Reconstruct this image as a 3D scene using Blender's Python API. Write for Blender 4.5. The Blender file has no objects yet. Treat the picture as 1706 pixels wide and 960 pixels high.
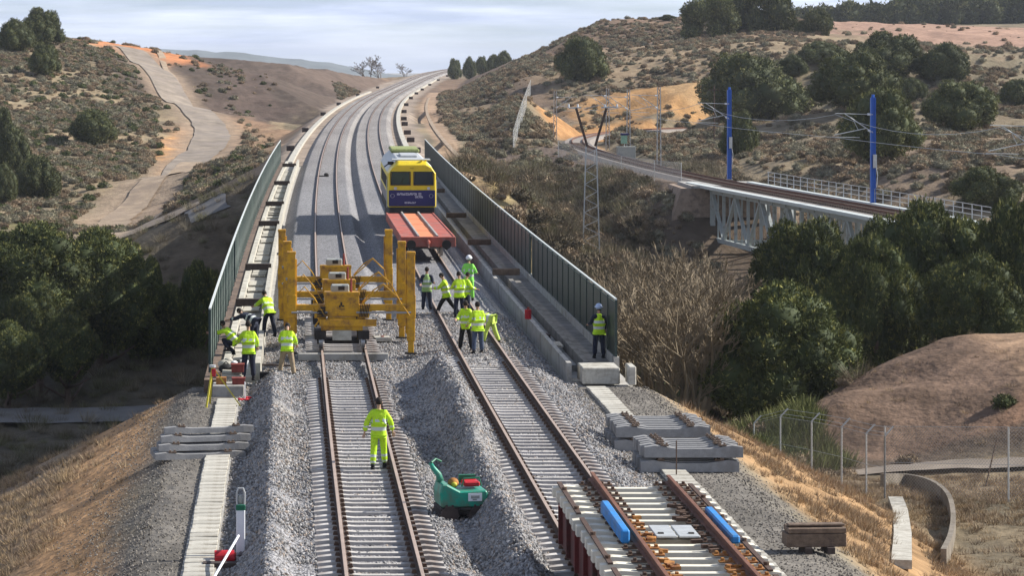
import bpy, bmesh, math, random
import numpy as np
from mathutils import Vector, Matrix
R = math.radians
scn = bpy.context.scene
col = scn.collection
random.seed(7); rng = np.random.default_rng(7)

# ------------------------------------------------------------ camera, sky, sun, exposure
H = 10.33                      # lens height above the rail tops (metres); +Y runs along the straight track
cam_d = bpy.data.cameras.new('camera'); cam = bpy.data.objects.new('camera', cam_d); col.objects.link(cam)
cam.location = (0, 0, H); cam.rotation_euler = (R(90), 0, 0)
cam_d.sensor_width = 36; cam_d.lens = 36 * 4400 / 1706
cam_d.shift_x = (853 - 476) / 1706; cam_d.shift_y = -(480 - 85) / 1706
cam_d.clip_start = 0.5; cam_d.clip_end = 20000
scn.camera = cam
SUN_EL, SUN_AZ = R(35), R(10)   # azimuth counted from +X towards +Y
sund = bpy.data.lights.new('sun', 'SUN'); sund.energy = 5.0; sund.angle = R(0.5); sund.color = (1.0, 0.955, 0.88)
sun = bpy.data.objects.new('sun', sund); col.objects.link(sun)
sv = Vector((math.cos(SUN_EL) * math.cos(SUN_AZ), math.cos(SUN_EL) * math.sin(SUN_AZ), math.sin(SUN_EL)))
sun.rotation_euler = sv.to_track_quat('Z', 'Y').to_euler(); sun.location = (200, 40, 200)
world = bpy.data.worlds.new('World'); scn.world = world; world.use_nodes = True
wt = world.node_tree; wt.nodes.clear()
def wn(t): return wt.nodes.new(t)
wo = wn('ShaderNodeOutputWorld'); bg = wn('ShaderNodeBackground'); bg.inputs['Strength'].default_value = 0.075
sky = wn('ShaderNodeTexSky'); sky.sky_type = 'NISHITA'; sky.sun_disc = False
sky.sun_elevation = SUN_EL; sky.sun_rotation = R(90) - SUN_AZ; sky.air_density = 1.0; sky.dust_density = 0.6; sky.ozone_density = 1.6
tc = wn('ShaderNodeTexCoord'); sx = wn('ShaderNodeSeparateXYZ'); mx = wn('ShaderNodeMath'); mx.operation = 'MAXIMUM'; mx.inputs[1].default_value = 0.06
ma = wn('ShaderNodeMath'); ma.operation = 'ADD'; ma.inputs[1].default_value = 0.05
cx = wn('ShaderNodeCombineXYZ')
L = wt.links.new
L(tc.outputs['Generated'], sx.inputs[0]); L(sx.outputs['X'], cx.inputs['X']); L(sx.outputs['Y'], cx.inputs['Y'])
L(sx.outputs['Z'], ma.inputs[0]); L(ma.outputs[0], mx.inputs[0]); L(mx.outputs[0], cx.inputs['Z']); L(cx.outputs[0], sky.inputs['Vector'])
# thin bands of cloud
mp = wn('ShaderNodeMapping'); mp.inputs['Scale'].default_value = (3.0, 3.0, 42.0); L(tc.outputs['Generated'], mp.inputs['Vector'])
nz = wn('ShaderNodeTexNoise'); nz.inputs['Scale'].default_value = 3.2; nz.inputs['Detail'].default_value = 6; nz.inputs['Roughness'].default_value = 0.55
L(mp.outputs[0], nz.inputs['Vector'])
cr = wn('ShaderNodeValToRGB'); cr.color_ramp.elements[0].position = 0.36; cr.color_ramp.elements[0].color = (0.5, 0.5, 0.5, 1)
cr.color_ramp.elements[1].position = 0.68; cr.color_ramp.elements[1].color = (1, 1, 1, 1)
L(nz.outputs['Fac'], cr.inputs['Fac'])
mixc = wn('ShaderNodeMix'); mixc.data_type = 'RGBA'; mixc.inputs['B'].default_value = (9.4, 10.2, 12.6, 1)
ev = wn('ShaderNodeMapRange'); ev.interpolation_type = 'SMOOTHSTEP'; ev.inputs['From Min'].default_value = 0.08; ev.inputs['From Max'].default_value = 0.55; ev.inputs['To Min'].default_value = 1.0; ev.inputs['To Max'].default_value = 0.34
L(sx.outputs['Z'], ev.inputs['Value']); em = wn('ShaderNodeMath'); em.operation = 'MULTIPLY'; L(cr.outputs['Color'], em.inputs[0])
mp2 = wn('ShaderNodeMapping'); mp2.inputs['Scale'].default_value = (5.0, 5.0, 60.0); mp2.inputs['Location'].default_value = (3.1, 0.4, 1.7); L(tc.outputs['Generated'], mp2.inputs['Vector'])
nz2 = wn('ShaderNodeTexNoise'); nz2.inputs['Scale'].default_value = 1.6; nz2.inputs['Detail'].default_value = 7; nz2.inputs['Roughness'].default_value = 0.6; L(mp2.outputs[0], nz2.inputs['Vector'])
cr2 = wn('ShaderNodeValToRGB'); cr2.color_ramp.elements[0].position = 0.38; cr2.color_ramp.elements[0].color = (5.6, 6.5, 8.9, 1); cr2.color_ramp.elements[1].position = 0.62; cr2.color_ramp.elements[1].color = (9.6, 10.3, 12.4, 1)
L(nz2.outputs['Fac'], cr2.inputs['Fac']); L(cr2.outputs['Color'], mixc.inputs['B']); L(ev.outputs[0], em.inputs[1])
L(em.outputs[0], mixc.inputs['Factor']); L(sky.outputs[0], mixc.inputs['A'])
L(mixc.outputs['Result'], bg.inputs['Color']); L(bg.outputs[0], wo.inputs['Surface'])
scn.view_settings.view_transform = 'Standard'; scn.view_settings.look = 'None'
scn.view_settings.exposure = 0.56; scn.view_settings.gamma = 1.0
scn.cycles.max_bounces = 5; scn.cycles.diffuse_bounces = 2; scn.cycles.glossy_bounces = 2
scn.cycles.transparent_max_bounces = 12; scn.cycles.transmission_bounces = 4

# ------------------------------------------------------------ helpers
def W(x, y, Y):                 # a point at distance Y, sighted through photo pixel (x, y)
    return ((x - 476) * Y / 4400, Y, H - (y - 85) * Y / 4400)
def G(x, y, z=0.0):             # the point at height z, sighted through photo pixel (x, y)
    Y = (H - z) * 4400 / (y - 85)
    return ((x - 476) * Y / 4400, Y, z)
def off(Y):                     # lateral run of the curve
    return (max(Y - 60.0, 0.0) * 0.0077) ** 2
def offn(Y): return (np.maximum(Y - 60.0, 0.0) * 0.0077) ** 2
def zt(Y):                      # height of the rail tops
    if Y < 680: return 0.0
    if Y < 1120: return 2.7 * (lambda t: t * t * (3 - 2 * t))((Y - 680) / 440)
    return 2.7 - 0.00012 * (Y - 1120) ** 2
ztn = np.vectorize(zt, otypes=[float])
CL, CR = 1.95, 6.68             # centres of the two tracks
CM = (CL + CR) / 2
BR0, BR1 = 87.0, 252.0          # bridge deck runs from BR0 to BR1

def link(o, parent=None):
    col.objects.link(o)
    if parent is not None: o.parent = parent
    return o
def tag(o, label=None, cat=None, group=None, kind=None):
    if label: o['label'] = label
    if cat: o['category'] = cat
    if group: o['group'] = group
    if kind: o['kind'] = kind
    return o
def empty(name, loc, rz=0.0, label=None, cat=None, group=None):
    o = bpy.data.objects.new(name, None); o.location = loc; o.rotation_euler = (0, 0, rz); o.empty_display_size = 0.3
    col.objects.link(o); return tag(o, label, cat, group)
def copy_tree(o, parent=None, loc=None, rz=None, label=None, scale=None, group=None):
    c = o.copy(); col.objects.link(c); c.parent = parent
    if loc is not None: c.location = loc
    if rz is not None: c.rotation_euler.z = rz
    if scale is not None: c.scale = scale
    if label: c['label'] = label
    if group: c['group'] = group
    for ch in o.children: copy_tree(ch, c)
    return c

class MB:
    """collects simple shapes, then links them as one mesh object"""
    def __init__(s): s.v = []; s.f = []; s.mi = []
    def add(s, vs, fs, mi=0):
        b = len(s.v); s.v += [tuple(v) for v in vs]; s.f += [tuple(b + i for i in f) for f in fs]; s.mi += [mi] * len(fs); return s
    def box(s, c, d, rot=None, mi=0, taper=(1, 1)):
        hx, hy, hz = d[0] / 2, d[1] / 2, d[2] / 2; vs = []
        for z in (-1, 1):
            tx, ty = (taper if z > 0 else (1, 1))
            for x, y in ((-1, -1), (1, -1), (1, 1), (-1, 1)): vs.append(Vector((x * hx * tx, y * hy * ty, z * hz)))
        if rot is not None:
            m = rot if isinstance(rot, Matrix) else Matrix.Rotation(rot, 3, 'Z')
            vs = [m @ v for v in vs]
        c = Vector(c)
        return s.add([v + c for v in vs], [(0, 3, 2, 1), (4, 5, 6, 7), (0, 1, 5, 4), (1, 2, 6, 5), (2, 3, 7, 6), (3, 0, 4, 7)], mi)
    def b2(s, x0, x1, y0, y1, z0, z1, mi=0):
        return s.box(((x0 + x1) / 2, (y0 + y1) / 2, (z0 + z1) / 2), (abs(x1 - x0), abs(y1 - y0), abs(z1 - z0)), mi=mi)
    def tube(s, pts, r, n=8, mi=0, cap=True):
        pts = [Vector(p) for p in pts]; rs = r if isinstance(r, (list, tuple)) else [r] * len(pts)
        b = len(s.v); up = Vector((0, 0, 1)); prev = None
        for i, p in enumerate(pts):
            d = (pts[min(i + 1, len(pts) - 1)] - pts[max(i - 1, 0)]).normalized()
            a = d.cross(up if abs(d.z) < 0.95 else Vector((1, 0, 0))).normalized()
            if prev is not None and a.dot(prev) < 0: a = -a
            prev = a; c = d.cross(a)
            for k in range(n):
                t = 2 * math.pi * k / n; s.v.append(tuple(p + (a * math.cos(t) + c * math.sin(t)) * rs[i]))
        for i in range(len(pts) - 1):
            for k in range(n):
                s.f.append((b + i * n + k, b + i * n + (k + 1) % n, b + (i + 1) * n + (k + 1) % n, b + (i + 1) * n + k)); s.mi.append(mi)
        if cap:
            s.f.append(tuple(b + k for k in range(n))); s.f.append(tuple(b + (len(pts) - 1) * n + k for k in range(n))[::-1]); s.mi += [mi, mi]
        return s
    def cyl(s, p0, p1, r, n=12, mi=0, r2=None): return s.tube([p0, p1], [r, r if r2 is None else r2], n, mi)
    def bar(s, p0, p1, w, h=None, mi=0, up=(0, 0, 1)):
        p0, p1 = Vector(p0), Vector(p1); h = h or w; d = (p1 - p0); ln = d.length; d.normalize()
        u = Vector(up)
        if abs(d.dot(u)) > 0.97: u = Vector((0, 1, 0))
        a = d.cross(u).normalized(); c = a.cross(d).normalized(); m = Matrix((a, d, c)).transposed()
        return s.box((p0 + p1) / 2, (w, ln, h), m, mi)
    def prism(s, poly, x0, x1, axis='x', mi=0):
        n = len(poly); vs = []
        for t in (x0, x1):
            for a, b_ in poly:
                vs.append((t, a, b_) if axis == 'x' else ((a, t, b_) if axis == 'y' else (a, b_, t)))
        fs = [tuple(range(n))[::-1], tuple(range(n, 2 * n))] + [(i, (i + 1) % n, n + (i + 1) % n, n + i) for i in range(n)]
        return s.add(vs, fs, mi)
    def ell(s, c, r, n=12, m=8, mi=0, rot=None):
        b = len(s.v); c = Vector(c)
        for j in range(m + 1):
            ph = math.pi * j / m
            for k in range(n):
                t = 2 * math.pi * k / n; v = Vector((r[0] * math.sin(ph) * math.cos(t), r[1] * math.sin(ph) * math.sin(t), r[2] * math.cos(ph)))
                if rot is not None: v = rot @ v
                s.v.append(tuple(c + v))
        for j in range(m):
            for k in range(n):
                s.f.append((b + j * n + k, b + (j + 1) * n + k, b + (j + 1) * n + (k + 1) % n, b + j * n + (k + 1) % n)); s.mi.append(mi)
        return s
    def mesh(s, name, mats, smooth=False, bevel=0.0):
        me = bpy.data.meshes.new(name); me.from_pydata(s.v, [], s.f)
        mats = mats if isinstance(mats, (list, tuple)) else [mats]
        for m in mats: me.materials.append(m)
        if len(mats) > 1: me.polygons.foreach_set('material_index', s.mi)
        bm = bmesh.new(); bm.from_mesh(me)
        if smooth: bmesh.ops.remove_doubles(bm, verts=bm.verts, dist=1e-5)
        bmesh.ops.recalc_face_normals(bm, faces=bm.faces)
        if bevel > 0:
            es = [e for e in bm.edges if len(e.link_faces) == 2 and e.calc_face_angle(0) > 0.6]
            bmesh.ops.bevel(bm, geom=es, offset=bevel, segments=1, affect='EDGES', clamp_overlap=True)
        bm.to_mesh(me); bm.free()
        if smooth: me.polygons.foreach_set('use_smooth', [True] * len(me.polygons))
        me.update(); return me
    def build(s, name, mats, parent=None, loc=(0, 0, 0), smooth=False, bevel=0.0):
        o = bpy.data.objects.new(name, s.mesh(name, mats, smooth, bevel)); o.location = loc
        return link(o, parent)
def npmesh(name, V, F, mats, smooth=False):
    me = bpy.data.meshes.new(name); V = np.asarray(V, dtype=np.float32); F = np.asarray(F, dtype=np.int32)
    k = F.shape[1]; me.vertices.add(len(V)); me.vertices.foreach_set('co', V.ravel())
    me.loops.add(F.size); me.loops.foreach_set('vertex_index', F.ravel())
    me.polygons.add(len(F)); me.polygons.foreach_set('loop_start', np.arange(0, F.size, k, dtype=np.int32))
    if smooth: me.polygons.foreach_set('use_smooth', [True] * len(F))
    for m in (mats if isinstance(mats, (list, tuple)) else [mats]): me.materials.append(m)
    me.update(calc_edges=True); me.validate(); return me

# ------------------------------------------------------------ materials
def mat(name, base, rough=0.85, var=0.25, scale=6.0, bump=0.0, bscale=None, metal=0.0, dirt=None, dirt_amt=0.4, dscale=1.5, coord='Object', spec=0.35, inst=0.0, attr=None):
    m = bpy.data.materials.new(name); m.use_nodes = True; nt = m.node_tree; N = nt.nodes; K = nt.links.new
    p = N['Principled BSDF']; p.inputs['Roughness'].default_value = rough; p.inputs['Metallic'].default_value = metal
    p.inputs['Specular IOR Level'].default_value = spec
    tcn = N.new('ShaderNodeTexCoord'); no = N.new('ShaderNodeTexNoise'); no.inputs['Scale'].default_value = scale; no.inputs['Detail'].default_value = 6; no.inputs['Roughness'].default_value = 0.65
    K(tcn.outputs[coord], no.inputs['Vector'])
    rp = N.new('ShaderNodeMapRange'); rp.inputs['From Min'].default_value = 0.3; rp.inputs['From Max'].default_value = 0.7
    rp.inputs['To Min'].default_value = 1 - var; rp.inputs['To Max'].default_value = 1 + var; K(no.outputs['Fac'], rp.inputs['Value'])
    hs = N.new('ShaderNodeHueSaturation'); hs.inputs['Color'].default_value = (*base, 1)
    if attr:
        at = N.new('ShaderNodeAttribute'); at.attribute_name = attr; K(at.outputs['Color'], hs.inputs['Color'])
    last = rp.outputs[0]
    if inst > 0:
        oi = N.new('ShaderNodeObjectInfo'); mr = N.new('ShaderNodeMapRange'); mr.inputs['To Min'].default_value = 1 - inst; mr.inputs['To Max'].default_value = 1 + inst
        K(oi.outputs['Random'], mr.inputs['Value']); mu = N.new('ShaderNodeMath'); mu.operation = 'MULTIPLY'; K(last, mu.inputs[0]); K(mr.outputs[0], mu.inputs[1]); last = mu.outputs[0]
    K(last, hs.inputs['Value']); c = hs.outputs[0]
    if dirt:
        n2 = N.new('ShaderNodeTexNoise'); n2.inputs['Scale'].default_value = dscale; n2.inputs['Detail'].default_value = 8; n2.inputs['Roughness'].default_value = 0.7; K(tcn.outputs[coord], n2.inputs['Vector'])
        r2 = N.new('ShaderNodeMapRange'); r2.inputs['From Min'].default_value = 0.62 - dirt_amt * 0.3; r2.inputs['From Max'].default_value = 0.78 - dirt_amt * 0.2; K(n2.outputs['Fac'], r2.inputs['Value'])
        mi = N.new('ShaderNodeMix'); mi.data_type = 'RGBA'; K(r2.outputs[0], mi.inputs['Factor']); K(c, mi.inputs['A']); mi.inputs['B'].default_value = (*dirt, 1); c = mi.outputs['Result']
    K(c, p.inputs['Base Color'])
    if bump > 0:
        n3 = N.new('ShaderNodeTexNoise'); n3.inputs['Scale'].default_value = bscale or scale * 4; n3.inputs['Detail'].default_value = 5; K(tcn.outputs[coord], n3.inputs['Vector'])
        bp = N.new('ShaderNodeBump'); bp.inputs['Strength'].default_value = 1.0; bp.inputs['Distance'].default_value = bump; K(n3.outputs['Fac'], bp.inputs['Height']); K(bp.outputs[0], p.inputs['Normal'])
    return m
M = {}
M['concrete'] = mat('concrete', (0.40, 0.385, 0.355), var=0.18, scale=3, dirt=(0.2, 0.18, 0.15), dirt_amt=0.5, bump=0.01, bscale=30)
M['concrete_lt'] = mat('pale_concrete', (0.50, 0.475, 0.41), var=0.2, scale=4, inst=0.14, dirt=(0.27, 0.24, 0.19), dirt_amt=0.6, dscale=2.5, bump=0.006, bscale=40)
M['sleeper'] = mat('sleeper_concrete', (0.50, 0.47, 0.44), var=0.2, scale=5, dirt=(0.27, 0.22, 0.19), dirt_amt=0.5, inst=0.2, bump=0.005, bscale=40)
M['sleeper_new'] = mat('new_sleeper_concrete', (0.72, 0.67, 0.55), var=0.1, scale=5, dirt=(0.5, 0.42, 0.32), dirt_amt=0.3, inst=0.08)
M['sleeper_grey'] = mat('grey_sleeper_concrete', (0.27, 0.265, 0.26), var=0.15, scale=5, dirt=(0.2, 0.19, 0.18), dirt_amt=0.4, inst=0.12, bump=0.006, bscale=30)
M['rail_top'] = mat('rail_head', (0.38, 0.29, 0.235), rough=0.55, var=0.15, scale=2)
M['rail_rust'] = mat('rail_rust', (0.085, 0.052, 0.038), rough=0.8, var=0.3, scale=4)
M['rail_new'] = mat('fresh_rust_rail', (0.17, 0.075, 0.045), rough=0.75, var=0.25, scale=3)
M['clip'] = mat('rusty_clip', (0.10, 0.06, 0.04), var=0.35, scale=9)
M['clip_or'] = mat('orange_rusty_plate', (0.42, 0.19, 0.05), var=0.5, scale=4, dirt=(0.16, 0.06, 0.03), dirt_amt=0.6, dscale=3)
M['yellow'] = mat('machine_yellow', (0.66, 0.34, 0.012), rough=0.5, var=0.12, scale=3, dirt=(0.24, 0.11, 0.03), dirt_amt=0.6, dscale=3)
M['yellow_lo'] = mat('locomotive_yellow', (0.75, 0.56, 0.025), rough=0.4, var=0.08, scale=2, dirt=(0.4, 0.3, 0.08), dirt_amt=0.2)
M['blue_lo'] = mat('locomotive_blue', (0.015, 0.018, 0.105), rough=0.4, var=0.15, scale=3)
M['grey_box'] = mat('engine_grey', (0.33, 0.34, 0.31), rough=0.6, var=0.15, scale=4)
M['dark'] = mat('dark_underframe', (0.03, 0.026, 0.024), rough=0.8, var=0.4, scale=3)
M['steel'] = mat('worn_steel', (0.35, 0.35, 0.35), rough=0.45, var=0.2, scale=5, metal=0.6)
M['galv'] = mat('galvanised', (0.5, 0.51, 0.5), rough=0.5, var=0.15, scale=5, metal=0.3)
M['glass'] = mat('dark_window', (0.02, 0.03, 0.04), rough=0.08, var=0.1, scale=1, spec=0.6)
M['wagon_red'] = mat('wagon_red', (0.40, 0.10, 0.07), rough=0.8, var=0.35, scale=1.5, dirt=(0.26, 0.15, 0.13), dirt_amt=0.5, dscale=1.2)
M['wagon_or'] = mat('wagon_orange', (0.72, 0.24, 0.11), rough=0.8, var=0.15, scale=1.5, dirt=(0.45, 0.2, 0.13), dirt_amt=0.3)
M['maroon'] = mat('maroon_steel', (0.13, 0.022, 0.02), rough=0.7, var=0.4, scale=2, dirt=(0.05, 0.03, 0.025), dirt_amt=0.6)
M['timber'] = mat('old_timber', (0.17, 0.12, 0.085), var=0.4, scale=7, dirt=(0.07, 0.05, 0.04), dirt_amt=0.5, bump=0.01)
M['timber_dk'] = mat('dark_timber', (0.06, 0.045, 0.04), var=0.4, scale=5)
M['fence_gr'] = mat('dark_green_fence', (0.03, 0.05, 0.045), rough=0.55, var=0.25, scale=2)
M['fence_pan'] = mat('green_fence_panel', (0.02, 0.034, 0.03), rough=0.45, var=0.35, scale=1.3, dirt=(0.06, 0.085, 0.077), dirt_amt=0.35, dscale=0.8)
M['fence_cap'] = mat('pale_rail_cap', (0.55, 0.58, 0.55), rough=0.5, var=0.1)
M['white'] = mat('white_paint', (0.78, 0.79, 0.8), rough=0.5, var=0.06)
M['black'] = mat('black_rubber', (0.02, 0.02, 0.02), rough=0.7, var=0.3)
M['red'] = mat('red_paint', (0.5, 0.02, 0.03), rough=0.5, var=0.2)
M['red_dk'] = mat('brick_red', (0.22, 0.05, 0.04), rough=0.8, var=0.3)
M['blue_box'] = mat('bright_blue', (0.03, 0.23, 0.58), rough=0.6, var=0.15, scale=4, dirt=(.1, .2, .32), dirt_amt=.5, dscale=3)
M['blue_mast'] = mat('mast_blue', (0.02, 0.12, 0.50), rough=0.5, var=0.15, scale=1)
M['green_m'] = mat('machine_green', (0.02, 0.31, 0.21), rough=0.4, var=0.1, scale=3, dirt=(0.10, 0.17, 0.12), dirt_amt=0.65, dscale=4)
M['green_dk'] = mat('band_green', (0.01, 0.14, 0.07), rough=0.5, var=0.1)
M['truss'] = mat('truss_paint', (0.42, 0.46, 0.45), rough=0.6, var=0.15, scale=1.5, dirt=(0.2, 0.16, 0.13), dirt_amt=0.3)
M['bark'] = mat('bark', (0.11, 0.075, 0.055), var=0.4, scale=6, bump=0.02)
M['twig'] = mat('bare_twig', (0.25, 0.195, 0.125), var=0.35, scale=2)
M['twig_gr'] = mat('grey_twig', (0.21, 0.19, 0.18), var=0.3, scale=2)
M['tripod'] = mat('tripod_yellow', (0.55, 0.47, 0.05), rough=0.6, var=0.1)
M['mark_white'] = mat('lettering_white', (0.75, 0.78, 0.85), rough=0.6, var=0.05)
M['pine'] = mat('pine_needles', (0.062, 0.088, 0.036), rough=0.75, var=0.4, scale=1.6, attr='Col', inst=0.16, spec=0.2)
M['scrub'] = mat('scrub', (0.1, 0.1, 0.06), rough=0.9, var=0.35, scale=2.0, inst=0.35, attr='Col', spec=0.1)
M['stone'] = mat('ballast_stone', (0.29, 0.282, 0.277), rough=0.9, var=0.15, scale=20, inst=0.55, spec=0.2)
M['grass'] = mat('dry_grass', (0.36, 0.27, 0.15), rough=0.9, var=0.3, scale=3, inst=0.4, attr='Col', spec=0.1)
# ------------------------------------------------------------ terrain height
def vnoise(x, y, seed=0):
    xi = np.floor(x).astype(np.int64); yi = np.floor(y).astype(np.int64); fx = x - xi; fy = y - yi
    def h(a, b):
        n = (a * 374761393 + b * 668265263 + seed * 982451653) & 0x7fffffff
        n = ((n ^ (n >> 13)) * 1274126177) & 0x7fffffff
        return ((n ^ (n >> 16)) & 0xffff) / 65535.0
    u = fx * fx * (3 - 2 * fx); v = fy * fy * (3 - 2 * fy)
    return (h(xi, yi) * (1 - u) + h(xi + 1, yi) * u) * (1 - v) + (h(xi, yi + 1) * (1 - u) + h(xi + 1, yi + 1) * u) * v
def fbm(x, y, o=4, seed=0):
    s = 0; a = 0.5; t = 0
    for i in range(o):
        s = s + a * vnoise(x * 2 ** i + 17.3 * i, y * 2 ** i + 5.1 * i, seed + i); t += a; a *= 0.5
    return s / t
def sstep(a, b, x):
    t = np.clip((x - a) / (b - a), 0, 1); return t * t * (3 - 2 * t)

ctrl = [W(*p) for p in [
    # left valley and hill
    (0, 690, 177), (220, 697, 175), (100, 620, 195), (0, 560, 215), (300, 560, 215), (0, 370, 290), (200, 372, 300), (60, 430, 265), (260, 470, 245), (330, 455, 250),
    (0, 280, 345), (0, 200, 400), (150, 210, 400), (100, 130, 460), (0, 82, 480), (60, 76, 500), (130, 76, 510), (200, 84, 530), (230, 106, 520), (262, 84, 560), (300, 98, 600), (300, 200, 430),
    (330, 180, 450), (380, 222, 420), (310, 300, 350), (250, 285, 355), (170, 385, 295), (230, 345, 315), (380, 98, 680), (450, 112, 720), (560, 124, 800), (640, 131, 880),
    (400, 205, 470), (480, 215, 430), (440, 160, 580), (550, 160, 620), (400, 260, 370), (340, 330, 310), (300, 400, 270), (400, 330, 275), (420, 300, 270), (330, 250, 390), (450, 245, 330),
    # right hills
    (862, 350, 242), (930, 400, 245), (985, 412, 275), (1080, 400, 262), (950, 330, 290), (900, 300, 300), (800, 300, 235), (780, 262, 250), (850, 200, 330), (800, 180, 400), (950, 150, 400),
    (900, 200, 350), (980, 232, 348), (860, 100, 600), (900, 78, 610), (1000, 37, 650), (1100, 46, 620), (800, 118, 700), (822, 100, 740), (765, 128, 840), (780, 170, 480), (850, 140, 480),
    (1000, 215, 395), (1060, 190, 440), (1100, 148, 450), (990, 170, 395), (1150, 135, 460), (1130, 75, 540), (1200, 250, 330), (1300, 272, 285), (1300, 200, 340), (1300, 130, 420), (1300, 72, 490),
    (1500, 285, 255), (1500, 180, 340), (1500, 110, 430), (1500, 64, 560), (1706, 310, 240), (1706, 210, 320), (1706, 110, 450), (1650, 80, 560), (1500, 56, 740), (1706, 49, 800), (1400, 52, 880), (1706, 38, 940), (1900, 60, 800), (1900, 200, 330),
    (1220, 60, 560), (1350, 55, 580),
    # right foreground bank, road, ditch
    (1500, 786, 109.7), (1706, 779, 108), (1400, 800, 108), (1900, 775, 108), (1706, 541, 128), (1620, 552, 127.5), (1560, 568, 127), (1500, 598, 126), (1450, 625, 124), (1400, 655, 122), (1350, 688, 120), (1290, 724, 118), (1900, 530, 130), (1600, 680, 117), (1706, 660, 116),
    (1240, 760, 113), (1100, 692, 133), (1180, 740, 122), (1255, 738, 124), (1325, 716, 134), (1400, 700, 140), (1500, 680, 145), (1640, 640, 150), (1240, 712, 132), (1420, 652, 122.5), (1320, 706, 119),
]] + [
    (22, 95, -5.7), (24, 88, -5.0), (21, 75, -4.9), (30, 75, -5.2), (22, 60, -5.0), (20.4, 109, -7.2), (20.2, 114, -8.0), (20.5, 103, -6.4), (45, 90, -5.6), (22, 40, -5), (40, 40, -5), (60, 70, -5), (24, 100, -6.2),
    (35, 150, -8.5), (25, 150, -9), (50, 150, -7), (14, 120, -9.5), (14, 150, -11), (12, 180, -11.5), (16, 205, -11), (15, 228, -10.5), (24, 205, -11), (45, 222, -10.5), (36, 225, -11), (43, 250, -8), (36, 250, -9), (60, 170, -8), (80, 200, -5), (75, 160, -6), (60, 225, -6), (28, 180, -10),
    (-20, 130, -13), (-12, 112, -11.5), (-15, 50, -9), (-15, 80, -11), (-30, 60, -12), (-60, 100, -14), (-60, 40, -12), (-5, 150, -14), (5, 170, -13.5), (-60, 180, -14), (-8, 225, -12), (-4, 245, -9), (0, 120, -11.5), (5, 100, -8),
    (-80, 300, -6), (-90, 500, 10), (-60, 620, 11), (-200, 300, 2), (-200, 700, 12), (-200, 100, -10), (-100, 900, 2), (0, 1100, -12), (-100, 1200, -16), (-300, 1200, -16),
    (60, 1150, -4), (140, 1150, -4), (220, 1250, 3), (300, 1300, 2), (400, 900, 18), (200, 500, 8), (250, 300, 2), (200, 120, -4), (150, 60, -5), (120, 700, 17), (58, 1000, 1.5), (45, 900, 0.5)]
CP = np.array(ctrl)
def warp(X, Y):
    yy = np.maximum(np.asarray(Y, float), -60); return np.stack([np.asarray(X) * 420 / (yy + 110), 420 * np.log((yy + 110) / 200)], -1)
_cw = warp(CP[:, 0], CP[:, 1]); _d = np.linalg.norm(_cw[:, None] - _cw[None], axis=-1)
_d = np.sqrt(_d ** 2 + 16.0)
_n = len(CP); _A = np.zeros((_n + 1, _n + 1)); _A[:_n, :_n] = -_d; _A[:_n, _n] = 1; _A[_n, :_n] = 1; _A[np.arange(_n), np.arange(_n)] -= 0.0
_w = np.linalg.solve(_A, np.append(CP[:, 2], 0.0))
def natural(X, Y):
    shp = X.shape; p = warp(X.ravel(), Y.ravel()); out = np.empty(len(p))
    for i in range(0, len(p), 20000):
        q = p[i:i + 20000]; d = np.sqrt(((q[:, None] - _cw[None]) ** 2).sum(-1) + 16.0); out[i:i + 20000] = -d @ _w[:_n] + _w[_n]
    return out.reshape(shp)
OLD = [(50.5, 120), (49.5, 170), (47.6, 197), (44.6, 225), (41.7, 252), (39.8, 280), (38.8, 310), (38.6, 335), (39.6, 358), (42.5, 380), (48, 400), (57, 418), (70, 432), (95, 446), (130, 455)]
OZ = -2.0
def smooth_path(P, n=6):
    P = [Vector((*p, 0)) if len(p) == 2 else Vector(p) for p in P]; out = []
    for i in range(len(P) - 1):
        a, b, c, d = P[max(i - 1, 0)], P[i], P[i + 1], P[min(i + 2, len(P) - 1)]
        for k in range(n):
            t = k / n; out.append(0.5 * ((2 * b) + (c - a) * t + (2 * a - 5 * b + 4 * c - d) * t * t + (3 * b - 3 * c + d - a) * t ** 3))
    out.append(P[-1]); return out
OLDP = np.array([(p.x, p.y) for p in smooth_path(OLD)])
def pdist(X, Y, P):
    best = np.full(X.shape, 1e9)
    for a, b in zip(P[:-1], P[1:]):
        ab = b - a; t = np.clip(((X - a[0]) * ab[0] + (Y - a[1]) * ab[1]) / (ab @ ab), 0, 1)
        best = np.minimum(best, np.hypot(X - a[0] - t * ab[0], Y - a[1] - t * ab[1]))
    return best
ROADP = np.array([(p[0], p[1]) for p in smooth_path([W(*q)[:2] for q in [(215, 98, 540), (262, 130, 505), (318, 180, 452), (352, 215, 422), (345, 250, 392), (300, 300, 352), (230, 345, 318), (185, 378, 298), (190, 398, 287)]], 4)])
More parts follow.
